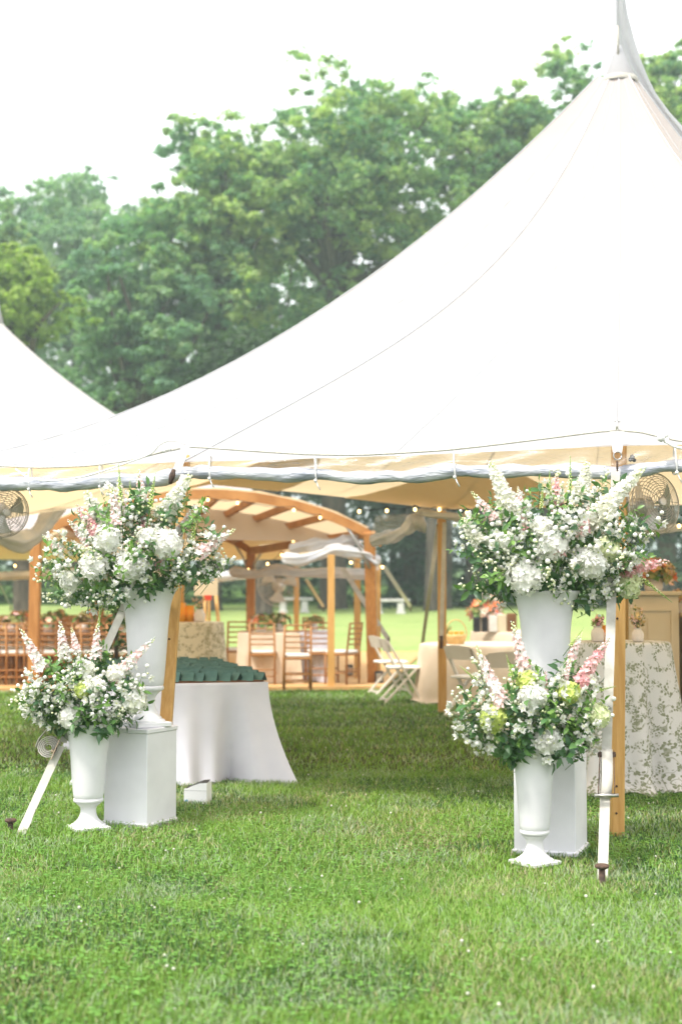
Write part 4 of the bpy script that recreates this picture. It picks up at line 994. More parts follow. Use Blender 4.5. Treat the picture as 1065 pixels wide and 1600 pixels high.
table_under((at(297, 970, 18.0).x, 18.0), .42, 1.07, 'tall round cocktail table under the tan leaf print cloth')
# vases, votives
def vase(label, p, s, cols, stemn=9, spread=.10, dry=False, seed=0):
    random.seed(seed); o = thing('bud_vase', label, 'vase', p)
    MB().lathe([(s*.36, 0), (s*.42, s*.1), (s*.45, s*.5), (s*.40, s*.72), (s*.28, s*.85), (s*.25, s*.95), (s*.3, s*1.0), (s*.24, s*.98), (s*.2, s*.8)], 20, (0, 0, 0)).build('vessel', M['ceramic'], o, world=False)
    mb = MB(); mats = [M['stem'], M['olive']]+[M[c] for c in cols]
    for i in range(stemn):
        d = Vector((random.gauss(0, .5), random.gauss(0, .4), 1)).normalized(); L = spread*random.uniform(.6, 1.4); b = Vector((0, 0, s*.9)); tip = b+d*L
        mb.tube([b, tip], .002, 3, 0)
        for k in range(7):
            q = b.lerp(tip, random.uniform(.35, 1.05))+rnd_dir()*.018
            petals(mb, q, rnd_dir(.5), random.uniform(.010, .022), 1 if random.random() < .35 else 2+random.randrange(len(cols)), 5, .5)
    mb.build('flowers', mats, o, world=False); return o
zt = 1.088
p = at(930, 985, 10.7); vase('beige bud vase with dusty pink flowers left of the right pine pole', (p.x, 10.62, zt), .115, ['peach', 'pink'], 10, .075, seed=51)
p = at(991, 985, 10.7); vase('pale stoneware vase with wispy dried sprigs right of the pine pole', (p.x, 10.60, zt), .10, ['dry', 'ppink', 'peach'], 12, .12, seed=52)
p = at(943, 985, 10.7)
def votive(label, p, s=.06):
    o = thing('votive', label, 'candle holder', p)
    MB().lathe([(s*.45, 0), (s*.5, s*.1), (s*.5, s*1.7), (s*.46, s*1.7), (s*.44, s*.2), (.001, s*.16)], 18, (0, 0, 0), cap=False).build('glass', M['amber'], o, world=False)
    MB().lathe([(s*.36, s*.2), (s*.36, s*.7)], 12, (0, 0, 0)).build('candle', M['candle'], o, world=False)
    f = MB(); f.ball((0, 0, s*1.0), s*.10, 6, sz=2); f.build('flame', M['bulb'], o, world=False)
votive('tall amber glass candle holder beside the pine pole on the leaf print table', (p.x+.01, 10.66, zt), .07)
p = at(283, 971, 18.0); votive('amber glass candle holder on the tan print table, left one', (p.x, 17.9, 1.073), .14)
p = at(297, 971, 18.0); votive('amber glass candle holder on the tan print table, nearer the white vase', (p.x, 17.95, 1.073), .12)
p = at(313, 971, 18.0); vase('pale bud vase on the tan print table beside amber candle holders', (p.x, 17.9, 1.073), .16, ['dry', 'peach'], 9, .14, seed=53)
# welcome sign on easel far left of centre
p = at(322, 960, 19.6); es = thing('easel_sign', 'pale sign with red print on a pine easel behind the tan print table', 'sign', (p.x, 19.6, 0))
q0 = at(322, 925, 19.5); MB().bar(at(335, 905, 19.7), at(352, 975, 19.4)-Vector((0, 0, .9)), .04).build('leg', M['pine'], es); MB().bar(at(318, 905, 19.7), at(328, 975, 19.4)-Vector((0, 0, .9)), .04).build('leg', M['pine'], es)
MB().bar(at(326, 905, 19.75), at(330, 950, 20.2)-Vector((0, 0, 1.1)), .035).build('leg', M['pine'], es)
a_ = at(322, 918, 19.45); MB().box(a_, (.32, .02, .22)).build('board', M['cream'], es, smooth=False); MB().box(at(325, 934, 19.42), (.10, .012, .07)).build('red_print', M['red'], es, smooth=False)

# beige round tables, folding chairs
round_cloth((at(748, 1000, 18.9).x, 18.9), .78, .765, .07, 10, M['beige'], 'tablecloth', 'beige tablecloth on the round table beside the white folding chairs', 'tablecloth', 8, .035, .03)
round_cloth((at(812, 985, 23.5).x, 23.5), .80, .80, .06, 10, M['beige'], 'tablecloth', 'beige tablecloth on the farther round table under photo frames and flowers', 'tablecloth', 9, .03)
def centerpiece(label, p, r, cols, seed, n=70, basket=False, h=None):
    random.seed(seed); o = thing('centerpiece', label, 'flower arrangement', p)
    hh = h or r*.7
    MB().lathe([(r*.35, 0), (r*.42, hh*.3), (r*.40, hh*.8), (r*.36, hh)], 16, (0, 0, 0)).build('bowl', M['ceramic'], o, world=False)
    mb = MB(); mats = [M['olive'], M['stem']]+[M[c] for c in cols]
    for i in range(n):
        d = rnd_dir(.8); d.z = abs(d.z); q = Vector((d.x*r, d.y*r*.8, hh+d.z*r*.85))*random.uniform(.7, 1.0)
        if random.random() < .5: petals(mb, q, d, r*random.uniform(.2, .34), 2+random.randrange(len(cols)), 6, .6); mb.ball(q, r*.10, 6, 2+random.randrange(len(cols)))
        else: petals(mb, q, d, r*random.uniform(.2, .4), random.randrange(2), 3, .3)
    mb.build('flowers', mats, o, world=False); return o
p = at(760, 985, 23.2); centerpiece('full peach, red and blush flower centrepiece on the far beige table', (p.x, 23.2, .80), .32, ['peach', 'orange', 'ppink', 'petalc'], 61, 90, h=.30)
p = at(765, 985, 22.9); 
for k, (px, w, h, m) in enumerate(((744, .085, .12, 'dark'), (757, .07, .12, 'dark'), (770, .10, .13, 'ceramic'), (784, .11, .14, 'cream'), (799, .12, .15, 'walnut'))):
    q = at(px, 985, 22.85); o = MB().box((0, 0, h*1.0), (w*1.3, .05, h*2.0), .1*(k-2), bev=.01).build('photo_frame', M[m], smooth=False); o.location = (q.x, 22.85, .80)
    tag(o, ['black frame standing on the far beige table, leftmost of five', 'narrow black frame next to the tan box on the far beige table', 'tan box standing between black frame and cream frame', 'cream frame standing among small frames on the far beige table', 'brown box at the right end of the row on the far beige table'][k], 'frame')
# wicker basket with amber glass on the near beige table
p = at(712, 998, 18.6); bk = thing('basket', 'small handled basket with amber glasses on the beige table', 'basket', (p.x, 18.6, .765))
MB().lathe([(.10, 0), (.14, .10), (.145, .13), (.12, .11), (.09, .01)], 18, (0, 0, 0)).build('bowl', M['dry'], bk, world=False)
MB().tube([(math.cos(a)*.14, 0, .12+math.sin(a)*.20) for a in [PI*k/14 for k in range(15)]], .008, 6).build('handle', M['dry'], bk, world=False)
for k in range(3): MB().lathe([(.025, .08), (.03, .17)], 12, ((k-1)*.07, -.03, 0)).build('glass', M['amber'], bk, world=False)
p = at(694, 998, 18.7); vase('small vase of brown dried flowers left of the basket on the beige table', (p.x, 18.7, .765), .10, ['dry', 'olive'], 9, .12, seed=57)

def folding_chair(label):
    o = thing('folding_chair', label, 'chair', group='white folding chairs at the beige tables')
    w = .42; m = M['resin']                       # faces +Y; back at -Y
    for sx in (-1, 1):
        MB().bar((sx*w/2, .20, 0), (sx*w/2, -.26, .80), .022, .045, up=(1, 0, 0)).build('front_leg', m, o, world=False, smooth=False)
        MB().bar((sx*(w/2-.03), -.30, 0), (sx*(w/2-.03), .14, .46), .022, .04, up=(1, 0, 0)).build('rear_leg', m, o, world=False, smooth=False)
    MB().box((0, -.02, .455), (w-.07, .40, .035), bev=.01).build('seat', M['cushion'], o, world=False, angle=40)
    mb = MB(); mb.grid(lambda u, v: Vector(((u-.5)*w, -.215-.05*v-.02*math.sin(PI*u), .66+.15*v+.02*math.sin(PI*u)*v)), 10, 3)
    mb.grid(lambda u, v: Vector(((u-.5)*w, -.237-.05*v-.02*math.sin(PI*u), .66+.15*v+.02*math.sin(PI*u)*v)), 10, 3)
    mb.build('backrest', m, o, world=False)
    MB().bar((-w/2, .17, .06), (w/2, .17, .06), .018, .03).build('stretcher', m, o, world=False, smooth=False)
    MB().bar((-w/2+.03, -.27, .04), (w/2-.03, -.27, .04), .018, .03).build('stretcher', m, o, world=False, smooth=False)
    return o
fc = folding_chair('white folding chair seen from the side just left of the beige table')
g = gp(632, 1098); fc.location = (g.x, g.y+.15, 0); fc.rotation_euler = (0, 0, math.radians(-80))
def fcp(px, py, rz, label): g = gp(px, py); dup(fc, (g.x, g.y, 0), math.radians(rz), label)
fcp(612, 1084, -72, 'white folding chair half hidden behind the nearer one beside the cedar post')
fcp(740, 1118, -50, 'white folding chair with raised back just left of the low right bouquet')
fcp(795, 1140, -8, 'white folding chair with its back to the camera behind the low right bouquet')
fcp(812, 1085, 35, 'white folding chair at the beige table, farthest right by the tall urn')

# bar cabinet
p = at(985, 930, 15.0); bc = thing('bar_cabinet', 'cream panelled bar cabinet with flowers on top at right edge', 'cabinet', (p.x, 15, 0))
def cab(x0, x1, ztop, par, y=0.0):
    w = x1-x0; cx = (x0+x1)/2
    MB().box((cx, y+.3, ztop/2), (w, .6, ztop-.05)).build('carcass', M['cream'], par, world=False, smooth=False)
    MB().box((cx, y+.29, ztop-.02), (w+.06, .68, .045), bev=.008).build('top', M['cream'], par, world=False, angle=40)
    npn = max(1, round(w/.6))
    for k in range(npn):
        a = x0+w*(k+.5)/npn; pw = w/npn-.14
        f = MB()
        for zz, hh in ((ztop-.19, .03), (.18, .03)): f.box((a, y-.008, zz), (pw, .022, hh))
        for xx in (a-pw/2, a+pw/2): f.box((xx, y-.008, (ztop-.01)/2), (.03, .02, ztop-.34))
        f.build('panel_moulding', M['cream'], par, world=False, smooth=False)
        MB().box((a, y-.006, ztop/2), (pw-.16, .014, ztop-.56)).build('raised_panel', M['cream'], par, world=False, smooth=False)
cab(.02, .50, 1.455, bc); cab(.56, 2.0, 1.22, bc, -.05)
p = at(1022, 925, 15.2); centerpiece('loose orange and dried flower arrangement on the bar cabinet', (p.x, 15.25, 1.455), .24, ['orange', 'dry', 'dry', 'peach'], 63, 80, h=.14)
p = at(1066, 955, 15.1); centerpiece('small dried flower bunch on the lower bar counter at the right edge', (p.x, 15.15, 1.22), .16, ['dry', 'peach'], 64, 40, h=.12)

# ------------------------------------------------------------------ dining chairs and tables
def chiavari(label):
    o = thing('chiavari_chair', label, 'chair', group='brown chiavari chairs in the dining tent')
    m = M['chiav']; w = .38
    for sx in (-1, 1):
        MB().tube([(sx*w/2, .18, 0), (sx*w/2, .18, .45)], .016, 6).build('leg', m, o, world=False)
        MB().tube([(sx*w/2, -.19, 0), (sx*w/2, -.19, .45), (sx*w/2*.97, -.25, .92)], .017, 6).build('back_post', m, o, world=False)
    mb = MB()
    for z in (.92, .84, .76, .68, .60): mb.tube([(-w/2, -.19-.06*(z-.45)/.47, z), (w/2, -.19-.06*(z-.45)/.47, z)], .012, 5)
    mb.build('back_rungs', m, o, world=False)
    mb = MB()
    for z in (.12, .22): mb.tube([(-w/2, .18, z), (w/2, .18, z)], .011, 5); mb.tube([(-w/2, -.19, z), (w/2, -.19, z)], .011, 5)
    for sx in (-1, 1): mb.tube([(sx*w/2, -.19, .17), (sx*w/2, .18, .17)], .011, 5)
    mb.build('stretchers', m, o, world=False)
    MB().box((0, 0, .445), (w+.03, .41, .03), bev=.01).build('seat', m, o, world=False, angle=40)
    MB().box((0, 0, .485), (w, .38, .05), bev=.018).build('cushion', M['cushion'], o, world=False, angle=60)
    return o
cc0 = chiavari('brown chiavari chair with white cushion before the beige and white tablecloths'); FZ = .05
g = gp(464, 1077, FZ); cc0.location = (g.x, g.y, FZ); cc0.rotation_euler = (0, 0, math.radians(4))
def chp(px, py, rz, label, D=None):
    g = gp(px, py, FZ) if D is None else at(px, py, D); dup(cc0, (g.x, g.y, FZ), math.radians(rz), label)
chp(534, 1068, 60, 'brown chiavari chair turned sideways between the two pine poles')
chp(500, 1066, -10, 'brown chiavari chair half hidden by the pine pole and white cloth')
chp(412, 1068, -4, 'brown chiavari chair just right of the far cedar post')
chp(372, 1062, 10, 'brown chiavari chair just left of the far cedar post')
chp(488, 1046, 178, 'brown chiavari chair on the far side of the white cloth table')
chp(430, 1044, 182, 'brown chiavari chair on the far side of the beige cloth table')
p = at(420, 1008, 22.6); rect_cloth(p.x, 22.6, .95, 1.6, .76, .05, M['beige'], 'beige tablecloth on the dining table right of the cedar post', 21, .03, .05, base=FZ)
p = at(490, 1008, 22.9); rect_cloth(p.x, 22.9, .50, 1.7, .76, .0, M['linen'], 'white tablecloth on the dining table beside the pine pole', 22, .03, .05, base=FZ)
def ctr(px, D, r, cols, seed, label): p = at(px, 1000, D); centerpiece(label, (p.x, D, FZ+.765), r, cols, seed, 46, h=.12)
ctr(408, 22.3, .20, ['dry', 'orange', 'peach'], 71, 'dried flower centrepiece on the beige dining cloth next to the cedar post')
ctr(436, 22.7, .20, ['dry', 'peach', 'olive'], 72, 'dried flower centrepiece in the middle of the beige dining cloth')
ctr(490, 22.9, .16, ['dry', 'olive'], 73, 'small dried centrepiece on the white dining cloth')
def farm_table(label, px, D, L):
    p = at(px, 1000, D); o = thing('farm_table', label, 'table', (p.x, D, FZ))
    MB().box((0, 0, .745), (L, .9, .045), bev=.008).build('tabletop', M['walnut'], o, world=False, angle=40)
    for sx in (-1, 1):
        for sy in (-1, 1): MB().box((sx*(L/2-.1), sy*.36, .36), (.08, .08, .72)).build('leg', M['walnut'], o, world=False, smooth=False)
    return p
rowD = (22.2, 24.6, 27.2); rnm = ('nearest', 'middle', 'farthest')
for r_, D in enumerate(rowD):
    farm_table('long dark wooden dining table in the %s row at left' % rnm[r_], 90, D, 4.2)
    k = 0
    for px in range(-14 if r_ == 0 else -4, 226 if r_ == 0 else 240, 27 - 2*r_):
        for sgn in (-1, 1):
            q = at(px, 1000, D); x = q.x+random.uniform(-.04, .04)
            c = dup(cc0, (x, D+sgn*.62, FZ), math.radians((0 if sgn < 0 else 180)+random.uniform(-6, 6)), 'brown chair, %s from left on the %s side of the %s wooden table' % (ORD[k], 'near' if sgn < 0 else 'far', rnm[r_]))
        k += 1
    for j, px in enumerate((20, 75, 130, 185)):
        ctr(px+8*r_, D, .19, ['dry', 'orange', 'peach'] if (j+r_) % 2 else ['dry', 'olive', 'ppink'], 80+j+10*r_, '%s dried flower centrepiece on the %s wooden dining table' % (('leftmost', 'second', 'third', 'rightmost')[j], rnm[r_]))
# dark speaker boxes by the floor edge
for (px, py, lab) in ((363, 1074, 'small black box on the grass edge below the dining chair'), (592, 1072, 'small black box at the foot of the leaning cedar post'), (545, 1060, 'small black box between two pine poles')):
    g = gp(px, py); o = thing('black_box', lab, 'box', (g.x, g.y, .05)); MB().box((0, 0, .09), (.13, .12, .18), bev=.01).build('case', M['dark'], o, world=False, angle=40); MB().box((0, -.063, .09), (.09, .006, .12)).build('grille', M['cage'], o, world=False, smooth=False)
# rose hedge plant seen between strap and urn
random.seed(5); q = at(182, 1010, 13.5); pb = thing('rose_bush', 'leafy green garland with cream roses behind the tall left urn', 'plant', (q.x, 13.5, 0))
mb = LB()
for i in range(420):
    p = Vector((random.uniform(-.14, .16), random.uniform(-.12, .12), random.uniform(.1, 1.35))); mb.leaf(p, rnd_dir(.3), .07, .04, random.choice(DG))
mb.build('foliage', [M['bleaf']], pb, world=False)
mb = MB(); petals(mb, (0, 0, 0), (0, -1, .4), .03, 0, 6, .7); petals(mb, (0, -.004, 0), (0, -1, .3), .018, 0, 5, 1.0); mb.ball((0, 0, 0), .012, 6); rm_ = mb.mesh('rose', M['petalc'])
for i in range(26):
    link('rose', rm_, pb).location = (random.uniform(-.15, .17), random.uniform(-.16, -.05), random.uniform(.2, 1.35))
MB().tube([(0, 0, 0), (0, 0, 1.3)], .02, 6).build('trunk', M['bark'], pb, world=False)

# ------------------------------------------------------------------ wire fans
def fan(label, c, R, face, mount, depth=.14):
    o = thing('wall_fan', label, 'fan', c); Rm = rot_to(face)
    def T(mb): mb.v = [tuple(Rm @ Vector(p)) for p in mb.v]; return mb
    for nm, sg in (('front_cage', 1), ('rear_cage', -1)):
        mb = MB()
        def dz(r): return sg*depth*.5*math.sqrt(max(0, 1-(r/R)**2*.92))
        for k in range(12 if sg > 0 else 9):
            r_ = R*(.14+.86*k/(11 if sg > 0 else 8)); mb.tube([(r_*math.cos(a), r_*math.sin(a), dz(r_)) for a in [2*PI*j/36 for j in range(37)]], .0022 if k < 11 else .005, 4, cap=False)
        for k in range(10):
            a = 2*PI*k/10; mb.tube([(r_*math.cos(a), r_*math.sin(a), dz(r_)) for r_ in [R*(.12+.88*j/7) for j in range(8)]], .0022, 4, cap=False)
        T(mb).build(nm, M['cage'], o, world=False)
    T(MB().lathe([(.02, depth*.5), (R*.17, depth*.49), (R*.17, depth*.44)], 16, (0, 0, 0))).build('badge', M['blade'], o, world=False)
    T(MB().lathe([(.03, -depth*.95), (R*.33, -depth*.85), (R*.36, -depth*.45), (R*.30, -depth*.25)], 18, (0, 0, 0))).build('motor', M['blade'], o, world=False)
    for k in range(3):
        a0 = k*2.094+.4; mb = MB()
        mb.grid(lambda u, v: Vector((R*(.15+.72*v)*math.cos(a0+(u-.5)*(.5+.5*v)), R*(.15+.72*v)*math.sin(a0+(u-.5)*(.5+.5*v)), (u-.5)*.06)), 4, 5); T(mb).build('fan_blade', M['blade'], o, world=False)
    ring = [(R*1.06*math.cos(a), R*1.06*math.sin(a), 0) for a in [PI*.5+PI*k/14 for k in range(15)]]
    T(MB().tube(ring, .007, 6)).build('yoke', M['blade'], o, world=False)
    MB().tube([Rm @ Vector((-R*1.06, 0, 0)), Vector(mount)-Vector(c)], .010, 6).build('bracket', M['blade'], o, world=False)
cR = at(1019, 787, 8.75); fan('round wire cage fan mounted on the right pine pole', cR, .19, (.50, -.85, .10), (1.665, 8.6, 2.02), .19)
cL = at(6, 800, 10.6); fan('round wire cage fan hanging under the eave at the left edge', cL, .185, (.5, -.8, -.1), at(-40, 745, 10.6), .16)
cF = at(436, 914, 29.5); fan('small beige fan far back on a pole of the dining tent', cF, .42, (.1, -1, .05), at(463, 900, 30.4), .2)
# dark wreath-like planter far right removed; stone benches on the far grass
def bench(label, px, py, D, L):
    p = at(px, py, D); z = zg(D); o = thing('stone_bench', label, 'bench', (p.x, D, z))
    h = p.z-z
    MB().box((0, 0, h), (L, .42, .11), bev=.02).build('seat', M['stone'], o, world=False, angle=40)
    for sx in (-1, 1):
        MB().box((sx*L*.28, 0, h*.5-.05), (.26, .32, h-.06), bev=.03).build('support', M['stone'], o, world=False, angle=40); MB().box((sx*L*.28, 0, .04), (.36, .4, .1), bev=.02).build('support_foot', M['stone'], o, world=False, angle=40)
bench('pale stone bench on the far lawn left of the pine pole', 459, 936, 58, 1.55)
bench('pale stone bench on the far lawn beside the leaning cedar post', 608, 938, 57, 1.6)

# ------------------------------------------------------------------ trees
def tree(name, label, px, D, topy, crown, base_py=None, clumps=90, lpc=330, lsz=.24, pal=None, seed=0, trunk_r=.45, group='trees behind the tents', fork=.28, cz=.80):
    """crown: (px centre, py centre, half width px, half height px) measured at distance D"""
    r = np.random.default_rng(seed); rr = random.Random(seed)
    cx, cy, hw, hh = crown; C_ = at(cx, cy, D); RX = hw*D/F; RZ = hh*D/F; RY = RX*.75
    b = at(px, 900, D); base = Vector((b.x, D, zg(D)-.1))
    o = thing(name, label, 'tree', base)
    cl = []
    tries = 0
    while len(cl) < clumps*1.35 and tries < 6000:
        tries += 1
        u = r.normal(size=3); u /= np.linalg.norm(u); rad = r.random()**.42
        a3 = np.arctan2(u[2], u[0]); lump = 1+.13*np.sin(3*a3+seed)+.09*np.sin(7*a3+2*seed)
        p = np.array([u[0]*RX*rad*lump, u[1]*RY*rad, u[2]*RZ*rad*lump])
        if p[1] > RY*.55 and r.random() < .7: continue
        cl.append(p)
    cl = np.array(cl); dd = np.linalg.norm(cl[:, None]-cl[None], axis=2); dd.sort(axis=1); cl = cl[dd[:, 3] < min(RX, RZ)*.27]; n = len(cl); base_c = min(RX, RZ)
    cr = base_c*(.10+.10*r.random(n))*(1.15-.35*np.abs(cl[:, 2])/RZ)
    pal = np.array(pal or [(.045,.085,.022), (.065,.115,.026), (.09,.14,.03)])
    ch = r.random(n)
    pos = []; tin = []; nor = []
    for i in range(n):
        m = int(1.6*lpc*(cr[i]/(base_c*.16))**1.6); d = r.normal(size=(m, 3)); d[:, 2] = d[:, 2]*.9+.35; d /= np.linalg.norm(d, axis=1)[:, None]
        rad = (.45+.65*r.random(m)**.6)[:, None]; ns = 8; sub = np.clip(r.normal(size=(ns, 3)), -1.5, 1.5)*np.array([.95, .95, .6])*cr[i]; sr = cr[i]*(.22+.34*r.random(ns)); si = r.integers(0, ns, m)
        p = cl[i]+sub[si]+d*np.clip(np.abs(.35+.55*r.normal(size=m)), 0, 1.25)[:, None]*sr[si][:, None]*np.array([1.25, 1.25, cz])
        pos.append(p); nn = d+r.normal(size=(m, 3))*.75+np.array([0, 0, .35]); nor.append(nn/np.linalg.norm(nn, axis=1)[:, None])
        k = ch[i]*.75+r.random(m)*.4; k = np.clip(k, 0, .999)*(len(pal)-1); k0 = k.astype(int); f = (k-k0)[:, None]
        tin.append((pal[k0]*(1-f)+pal[np.minimum(k0+1, len(pal)-1)]*f)*(.8+.4*r.random(m))[:, None])
    pos = np.concatenate(pos); nor = np.concatenate(nor); tin = np.concatenate(tin); m = len(pos)
    t = np.cross(nor, r.normal(size=(m, 3))); t /= np.linalg.norm(t, axis=1)[:, None]; s = np.cross(nor, t); L = lsz*(.6+.8*r.random(m))[:, None]
    off = np.array(C_-base)
    V = np.stack([pos-t*L*.55, pos+s*L*.3+nor*L*.08, pos+t*L*.55-nor*L*.12, pos-s*L*.3+nor*L*.08], 1)+off
    polytris('crown', V, [(0, 1, 2, 3)], tin, M['leaf'], o)
    # trunk and limbs
    mb = MB(); f0 = Vector(off); ft = Vector((0, 0, 0)).lerp(f0, 1); fz = max(1.5, f0.z-RZ*(1-fork)); fork_p = Vector((f0.x*.4, f0.y*.4, fz))
    mb.tube([(0, 0, -.3), (0, 0, .4), (fork_p.x*.4, fork_p.y*.4, fz*.5), fork_p], [trunk_r*1.35, trunk_r, trunk_r*.85, trunk_r*.7], 10)
    idx = r.permutation(n)[:26]
    for i in idx:
        e_ = Vector(cl[i])+f0; mid = fork_p.lerp(e_, .5)+Vector((rr.uniform(-.6, .6), rr.uniform(-.6, .6), rr.uniform(.2, 1.0)))
        mb.tube([fork_p-Vector((0, 0, .3)), mid, e_], [trunk_r*.42, trunk_r*.22, .03], 6)
    mb.build('trunk', M['bark'], o, world=False)
    return o
G1 = [(.11,.24,.15), (.18,.315,.15), (.40,.485,.17)]  # teal tints paint in crown shade, yellow ones sunlit leaves
G2 = [(.12,.24,.165), (.18,.31,.18), (.29,.40,.20)]  # teal end again paints hazy shade into the leaves
G3 = [(.18,.27,.06), (.25,.35,.075), (.34,.43,.11)]
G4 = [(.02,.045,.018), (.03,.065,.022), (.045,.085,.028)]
tree('broadleaf_tree', 'tallest broad green tree behind the middle of the big tent', 520, 62, 95, (530, 300, 235, 208), clumps=175, lpc=260, pal=G1, seed=1, trunk_r=.6)
tree('broadleaf_tree', 'broad green tree with lower left crown left of the tallest tree', 330, 60, 190, (335, 380, 145, 208), clumps=150, lpc=260, pal=G1, seed=2)
tree('broadleaf_tree', 'airy green tree right of the tallest tree along the tent slope', 740, 64, 140, (752, 288, 135, 185), clumps=105, lpc=230, pal=G1, seed=3)
tree('broadleaf_tree', 'green tree just left of the tent peak', 860, 66, 120, (868, 242, 140, 172), clumps=125, lpc=240, pal=G1, seed=4)
tree('broadleaf_tree', 'green tree at the upper right corner beyond the tent peak', 1040, 63, 65, (1050, 222, 125, 178), clumps=125, lpc=260, pal=G1, seed=5)
tree('broadleaf_tree', 'greyish green rounded tree farther back at left', 120, 84, 262, (115, 430, 160, 182), clumps=170, lpc=240, pal=G2, seed=6)
tree('broadleaf_tree', 'pale yellow green tree at the left edge nearer than the others', 40, 52, 330, (35, 470, 120, 150), clumps=105, lpc=230, pal=G3, seed=7, lsz=.22)
tree('broadleaf_tree', 'green tree filling the low gap above the valley between both tents', 205, 58, 400, (230, 535, 135, 175), clumps=120, lpc=240, pal=G2, seed=8)
tree('broadleaf_tree', 'dark green tree low behind the long tent slope', 420, 70, 420, (450, 530, 205, 205), clumps=150, lpc=230, pal=G2, seed=9)
tree('broadleaf_tree', 'green tree at the far upper left edge of the tree line', -30, 72, 265, (-30, 380, 90, 130), clumps=60, lpc=230, pal=G1, seed=10)
tree('broadleaf_tree', 'low shaded tree behind the far pole of the tent', 660, 74, 640, (640, 640, 200, 210), clumps=100, lpc=230, pal=G4, seed=17)  # shade put into the leaf colour of both low trees
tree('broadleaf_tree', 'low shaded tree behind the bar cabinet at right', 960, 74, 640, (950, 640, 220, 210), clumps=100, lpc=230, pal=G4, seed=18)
# dark evergreens seen under the tent
def conifer(label, px, D, h, w, seed, lo=.6):
    r = np.random.default_rng(seed); b = at(px, 900, D); base = Vector((b.x, D, zg(D)-.1)); o = thing('evergreen_tree', label, 'tree', base)
    pos = []; nor = []; tin = []
    nb = 130; limbs = []
    for i in range(nb):
        z = lo+(h-lo)*(i/nb)**1.1; a = r.random()*6.28; L = w*(1-z/h)**.8*(.7+.5*r.random())+.2
        m = int(60*L/w+12); t = r.random(m)**.7
        x = np.cos(a)*L*t; y = np.sin(a)*L*t; zz = z-.28*L*t+.10*L*t*t
        sp = .22*L*(.4+t)*.8
        p = np.stack([x+r.normal(size=m)*sp*.5, y+r.normal(size=m)*sp*.5, zz+r.normal(size=m)*.12], 1); pos.append(p)
        nn = np.stack([np.cos(a)*.3+r.normal(size=m)*.4, np.sin(a)*.3+r.normal(size=m)*.4, np.ones(m)], 1); nor.append(nn/np.linalg.norm(nn, axis=1)[:, None])
        c = np.array([.018, .045, .022])+np.array([.02, .03, .012])*r.random(); tin.append(np.repeat(c[None], m, 0)*(.75+.5*r.random(m))[:, None]); limbs.append((Vector((0, 0, z)), Vector((x[-1], y[-1], zz[-1]))))
    pos = np.concatenate(pos); nor = np.concatenate(nor); tin = np.concatenate(tin); m = len(pos)
    t = np.cross(nor, r.normal(size=(m, 3))); t /= np.linalg.norm(t, axis=1)[:, None]; s = np.cross(nor, t); L = .34*(.6+.8*r.random(m))[:, None]
    V = np.stack([pos-t*L*.6, pos+s*L*.22, pos+t*L*.6, pos-s*L*.22], 1)
    polytris('crown', V, [(0, 1, 2, 3)], tin, M['leaf'], o)
    MB().tube([(0, 0, -.3), (0, 0, h*.5), (0, 0, h)], [.32, .2, .03], 8).build('trunk', M['bark'], o, world=False)
conifer('dark drooping evergreen behind the gap between cedar post and far pine pole', 640, 66, 13, 5.0, 31)
conifer('dark evergreen right of the far pine pole, behind the tall right urn', 770, 68, 13, 4.6, 32)
conifer('dark evergreen behind the bar cabinet flowers', 985, 64, 12, 4.8, 33)
conifer('dark evergreen at the right edge beyond the bar', 1090, 66, 12, 4.6, 34)
conifer('dark evergreen behind the dining tent, left of the arbor', 250, 70, 12, 5.0, 35)
conifer('dark evergreen at the far left edge behind the dining chairs', 40, 70, 12, 5.2, 36)
conifer('dark evergreen behind the arbor post and beige fan', 420, 72, 12, 5.0, 37)
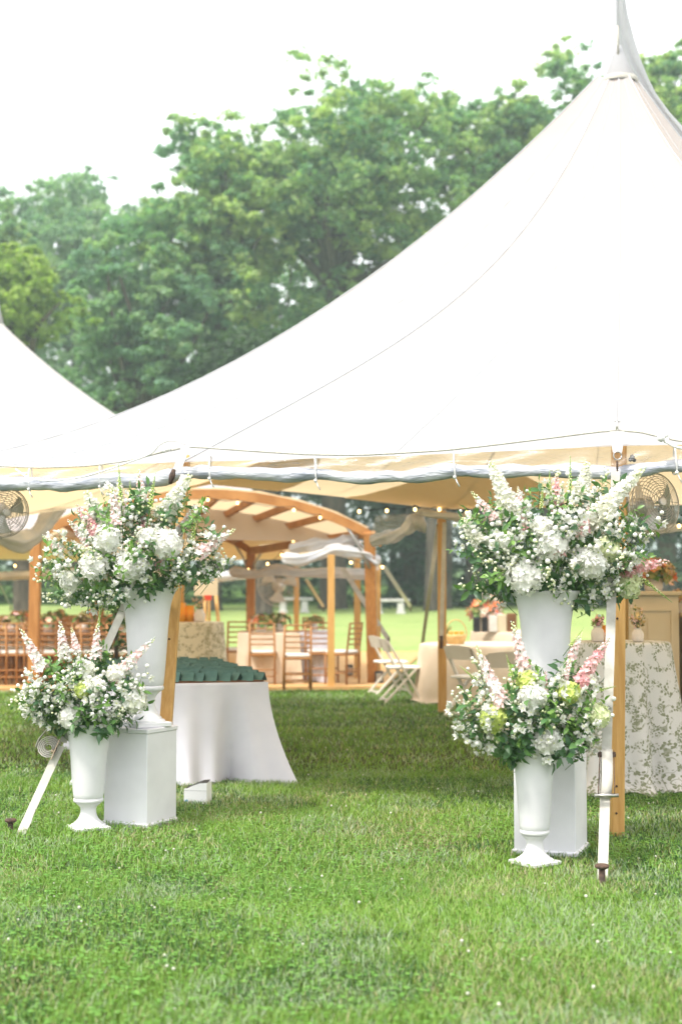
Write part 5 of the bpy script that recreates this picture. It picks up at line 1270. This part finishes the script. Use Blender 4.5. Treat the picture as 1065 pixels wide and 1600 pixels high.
for (px, D, w, lab) in ((410, 56, .36, 'thick dark trunk standing on the far lawn above the left stone bench'), (672, 60, .25, 'dark trunk standing behind the far pine pole'), (697, 62, .2, 'slimmer dark trunk just right of the far pine pole'), (628, 70, .24, 'grey trunk right of the cedar post'), (612, 72, .2, 'grey trunk close beside the cedar post'), (870, 66, .26, 'dark trunk behind the tall right arrangement')):
    b = at(px, 900, D); o = thing('tall_tree', lab, 'tree', (b.x, D, zg(D)-.1))
    MB().tube([(0, 0, -.2), (0, 0, .3), (.05, 0, 2), (.1, .1, 9)], [w*1.8, w*1.15, w, w*.6], 10).build('trunk', M['bark'], o, world=False)
    r = np.random.default_rng(int(px)); m = 2600; d = r.normal(size=(m, 3)); d /= np.linalg.norm(d, axis=1)[:, None]
    pos = d*(.4+.6*r.random(m)**.5)[:, None]*np.array([3.2, 3, 2.2])+np.array([.1, .1, 9.3]); nor = d+r.normal(size=(m, 3))*.5+np.array([0, 0, .4]); nor /= np.linalg.norm(nor, axis=1)[:, None]
    t = np.cross(nor, r.normal(size=(m, 3))); t /= np.linalg.norm(t, axis=1)[:, None]; s = np.cross(nor, t)
    V = np.stack([pos-t*.22, pos+s*.13, pos+t*.22, pos-s*.13], 1); k = r.random(m)[:, None]
    polytris('crown', V, [(0, 1, 2, 3)], np.array(G4[0])*(1-k)+np.array(G4[2])*k, M['leaf'], o)
# far woodland mass closing the view behind the trees
def woodland():
    r = np.random.default_rng(77); m = 42000; x = (r.random(m)*2-1)*62; y = 96+r.random(m)*16
    top = 13+5*vnoise(x, y*0, .11, 5)+2.5*vnoise(x, y*0, .4, 6); z = np.array([zg(v) for v in y])+top*r.random(m)**.8
    pos = np.stack([x, y, z], 1); nor = r.normal(size=(m, 3))+np.array([0, -.6, .6]); nor /= np.linalg.norm(nor, axis=1)[:, None]
    t = np.cross(nor, r.normal(size=(m, 3))); t /= np.linalg.norm(t, axis=1)[:, None]; s = np.cross(nor, t); L = .55*(.6+.8*r.random(m))[:, None]
    V = np.stack([pos-t*L*.6, pos+s*L*.4, pos+t*L*.6, pos-s*L*.4], 1); k = r.random(m)[:, None]
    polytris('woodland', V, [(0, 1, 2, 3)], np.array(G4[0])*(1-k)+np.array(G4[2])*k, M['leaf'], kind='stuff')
woodland()

# ------------------------------------------------------------------ hazy air
HAZE = 0.0018
if HAZE:
    hz = bpy.data.materials.new('haze_air'); hz.use_nodes = True; N = hz.node_tree.nodes; N.clear()
    ou = N.new('ShaderNodeOutputMaterial'); vp = N.new('ShaderNodeVolumePrincipled'); vp.inputs['Color'].default_value = (.80, .99, .90, 1); vp.inputs['Density'].default_value = HAZE; vp.inputs['Anisotropy'].default_value = .2
    hz.node_tree.links.new(vp.outputs[0], ou.inputs['Volume'])
    o = MB().box((0, 455, 14.5), (1860, 960, 33)).build('haze', hz, smooth=False); tag(o, kind='stuff')
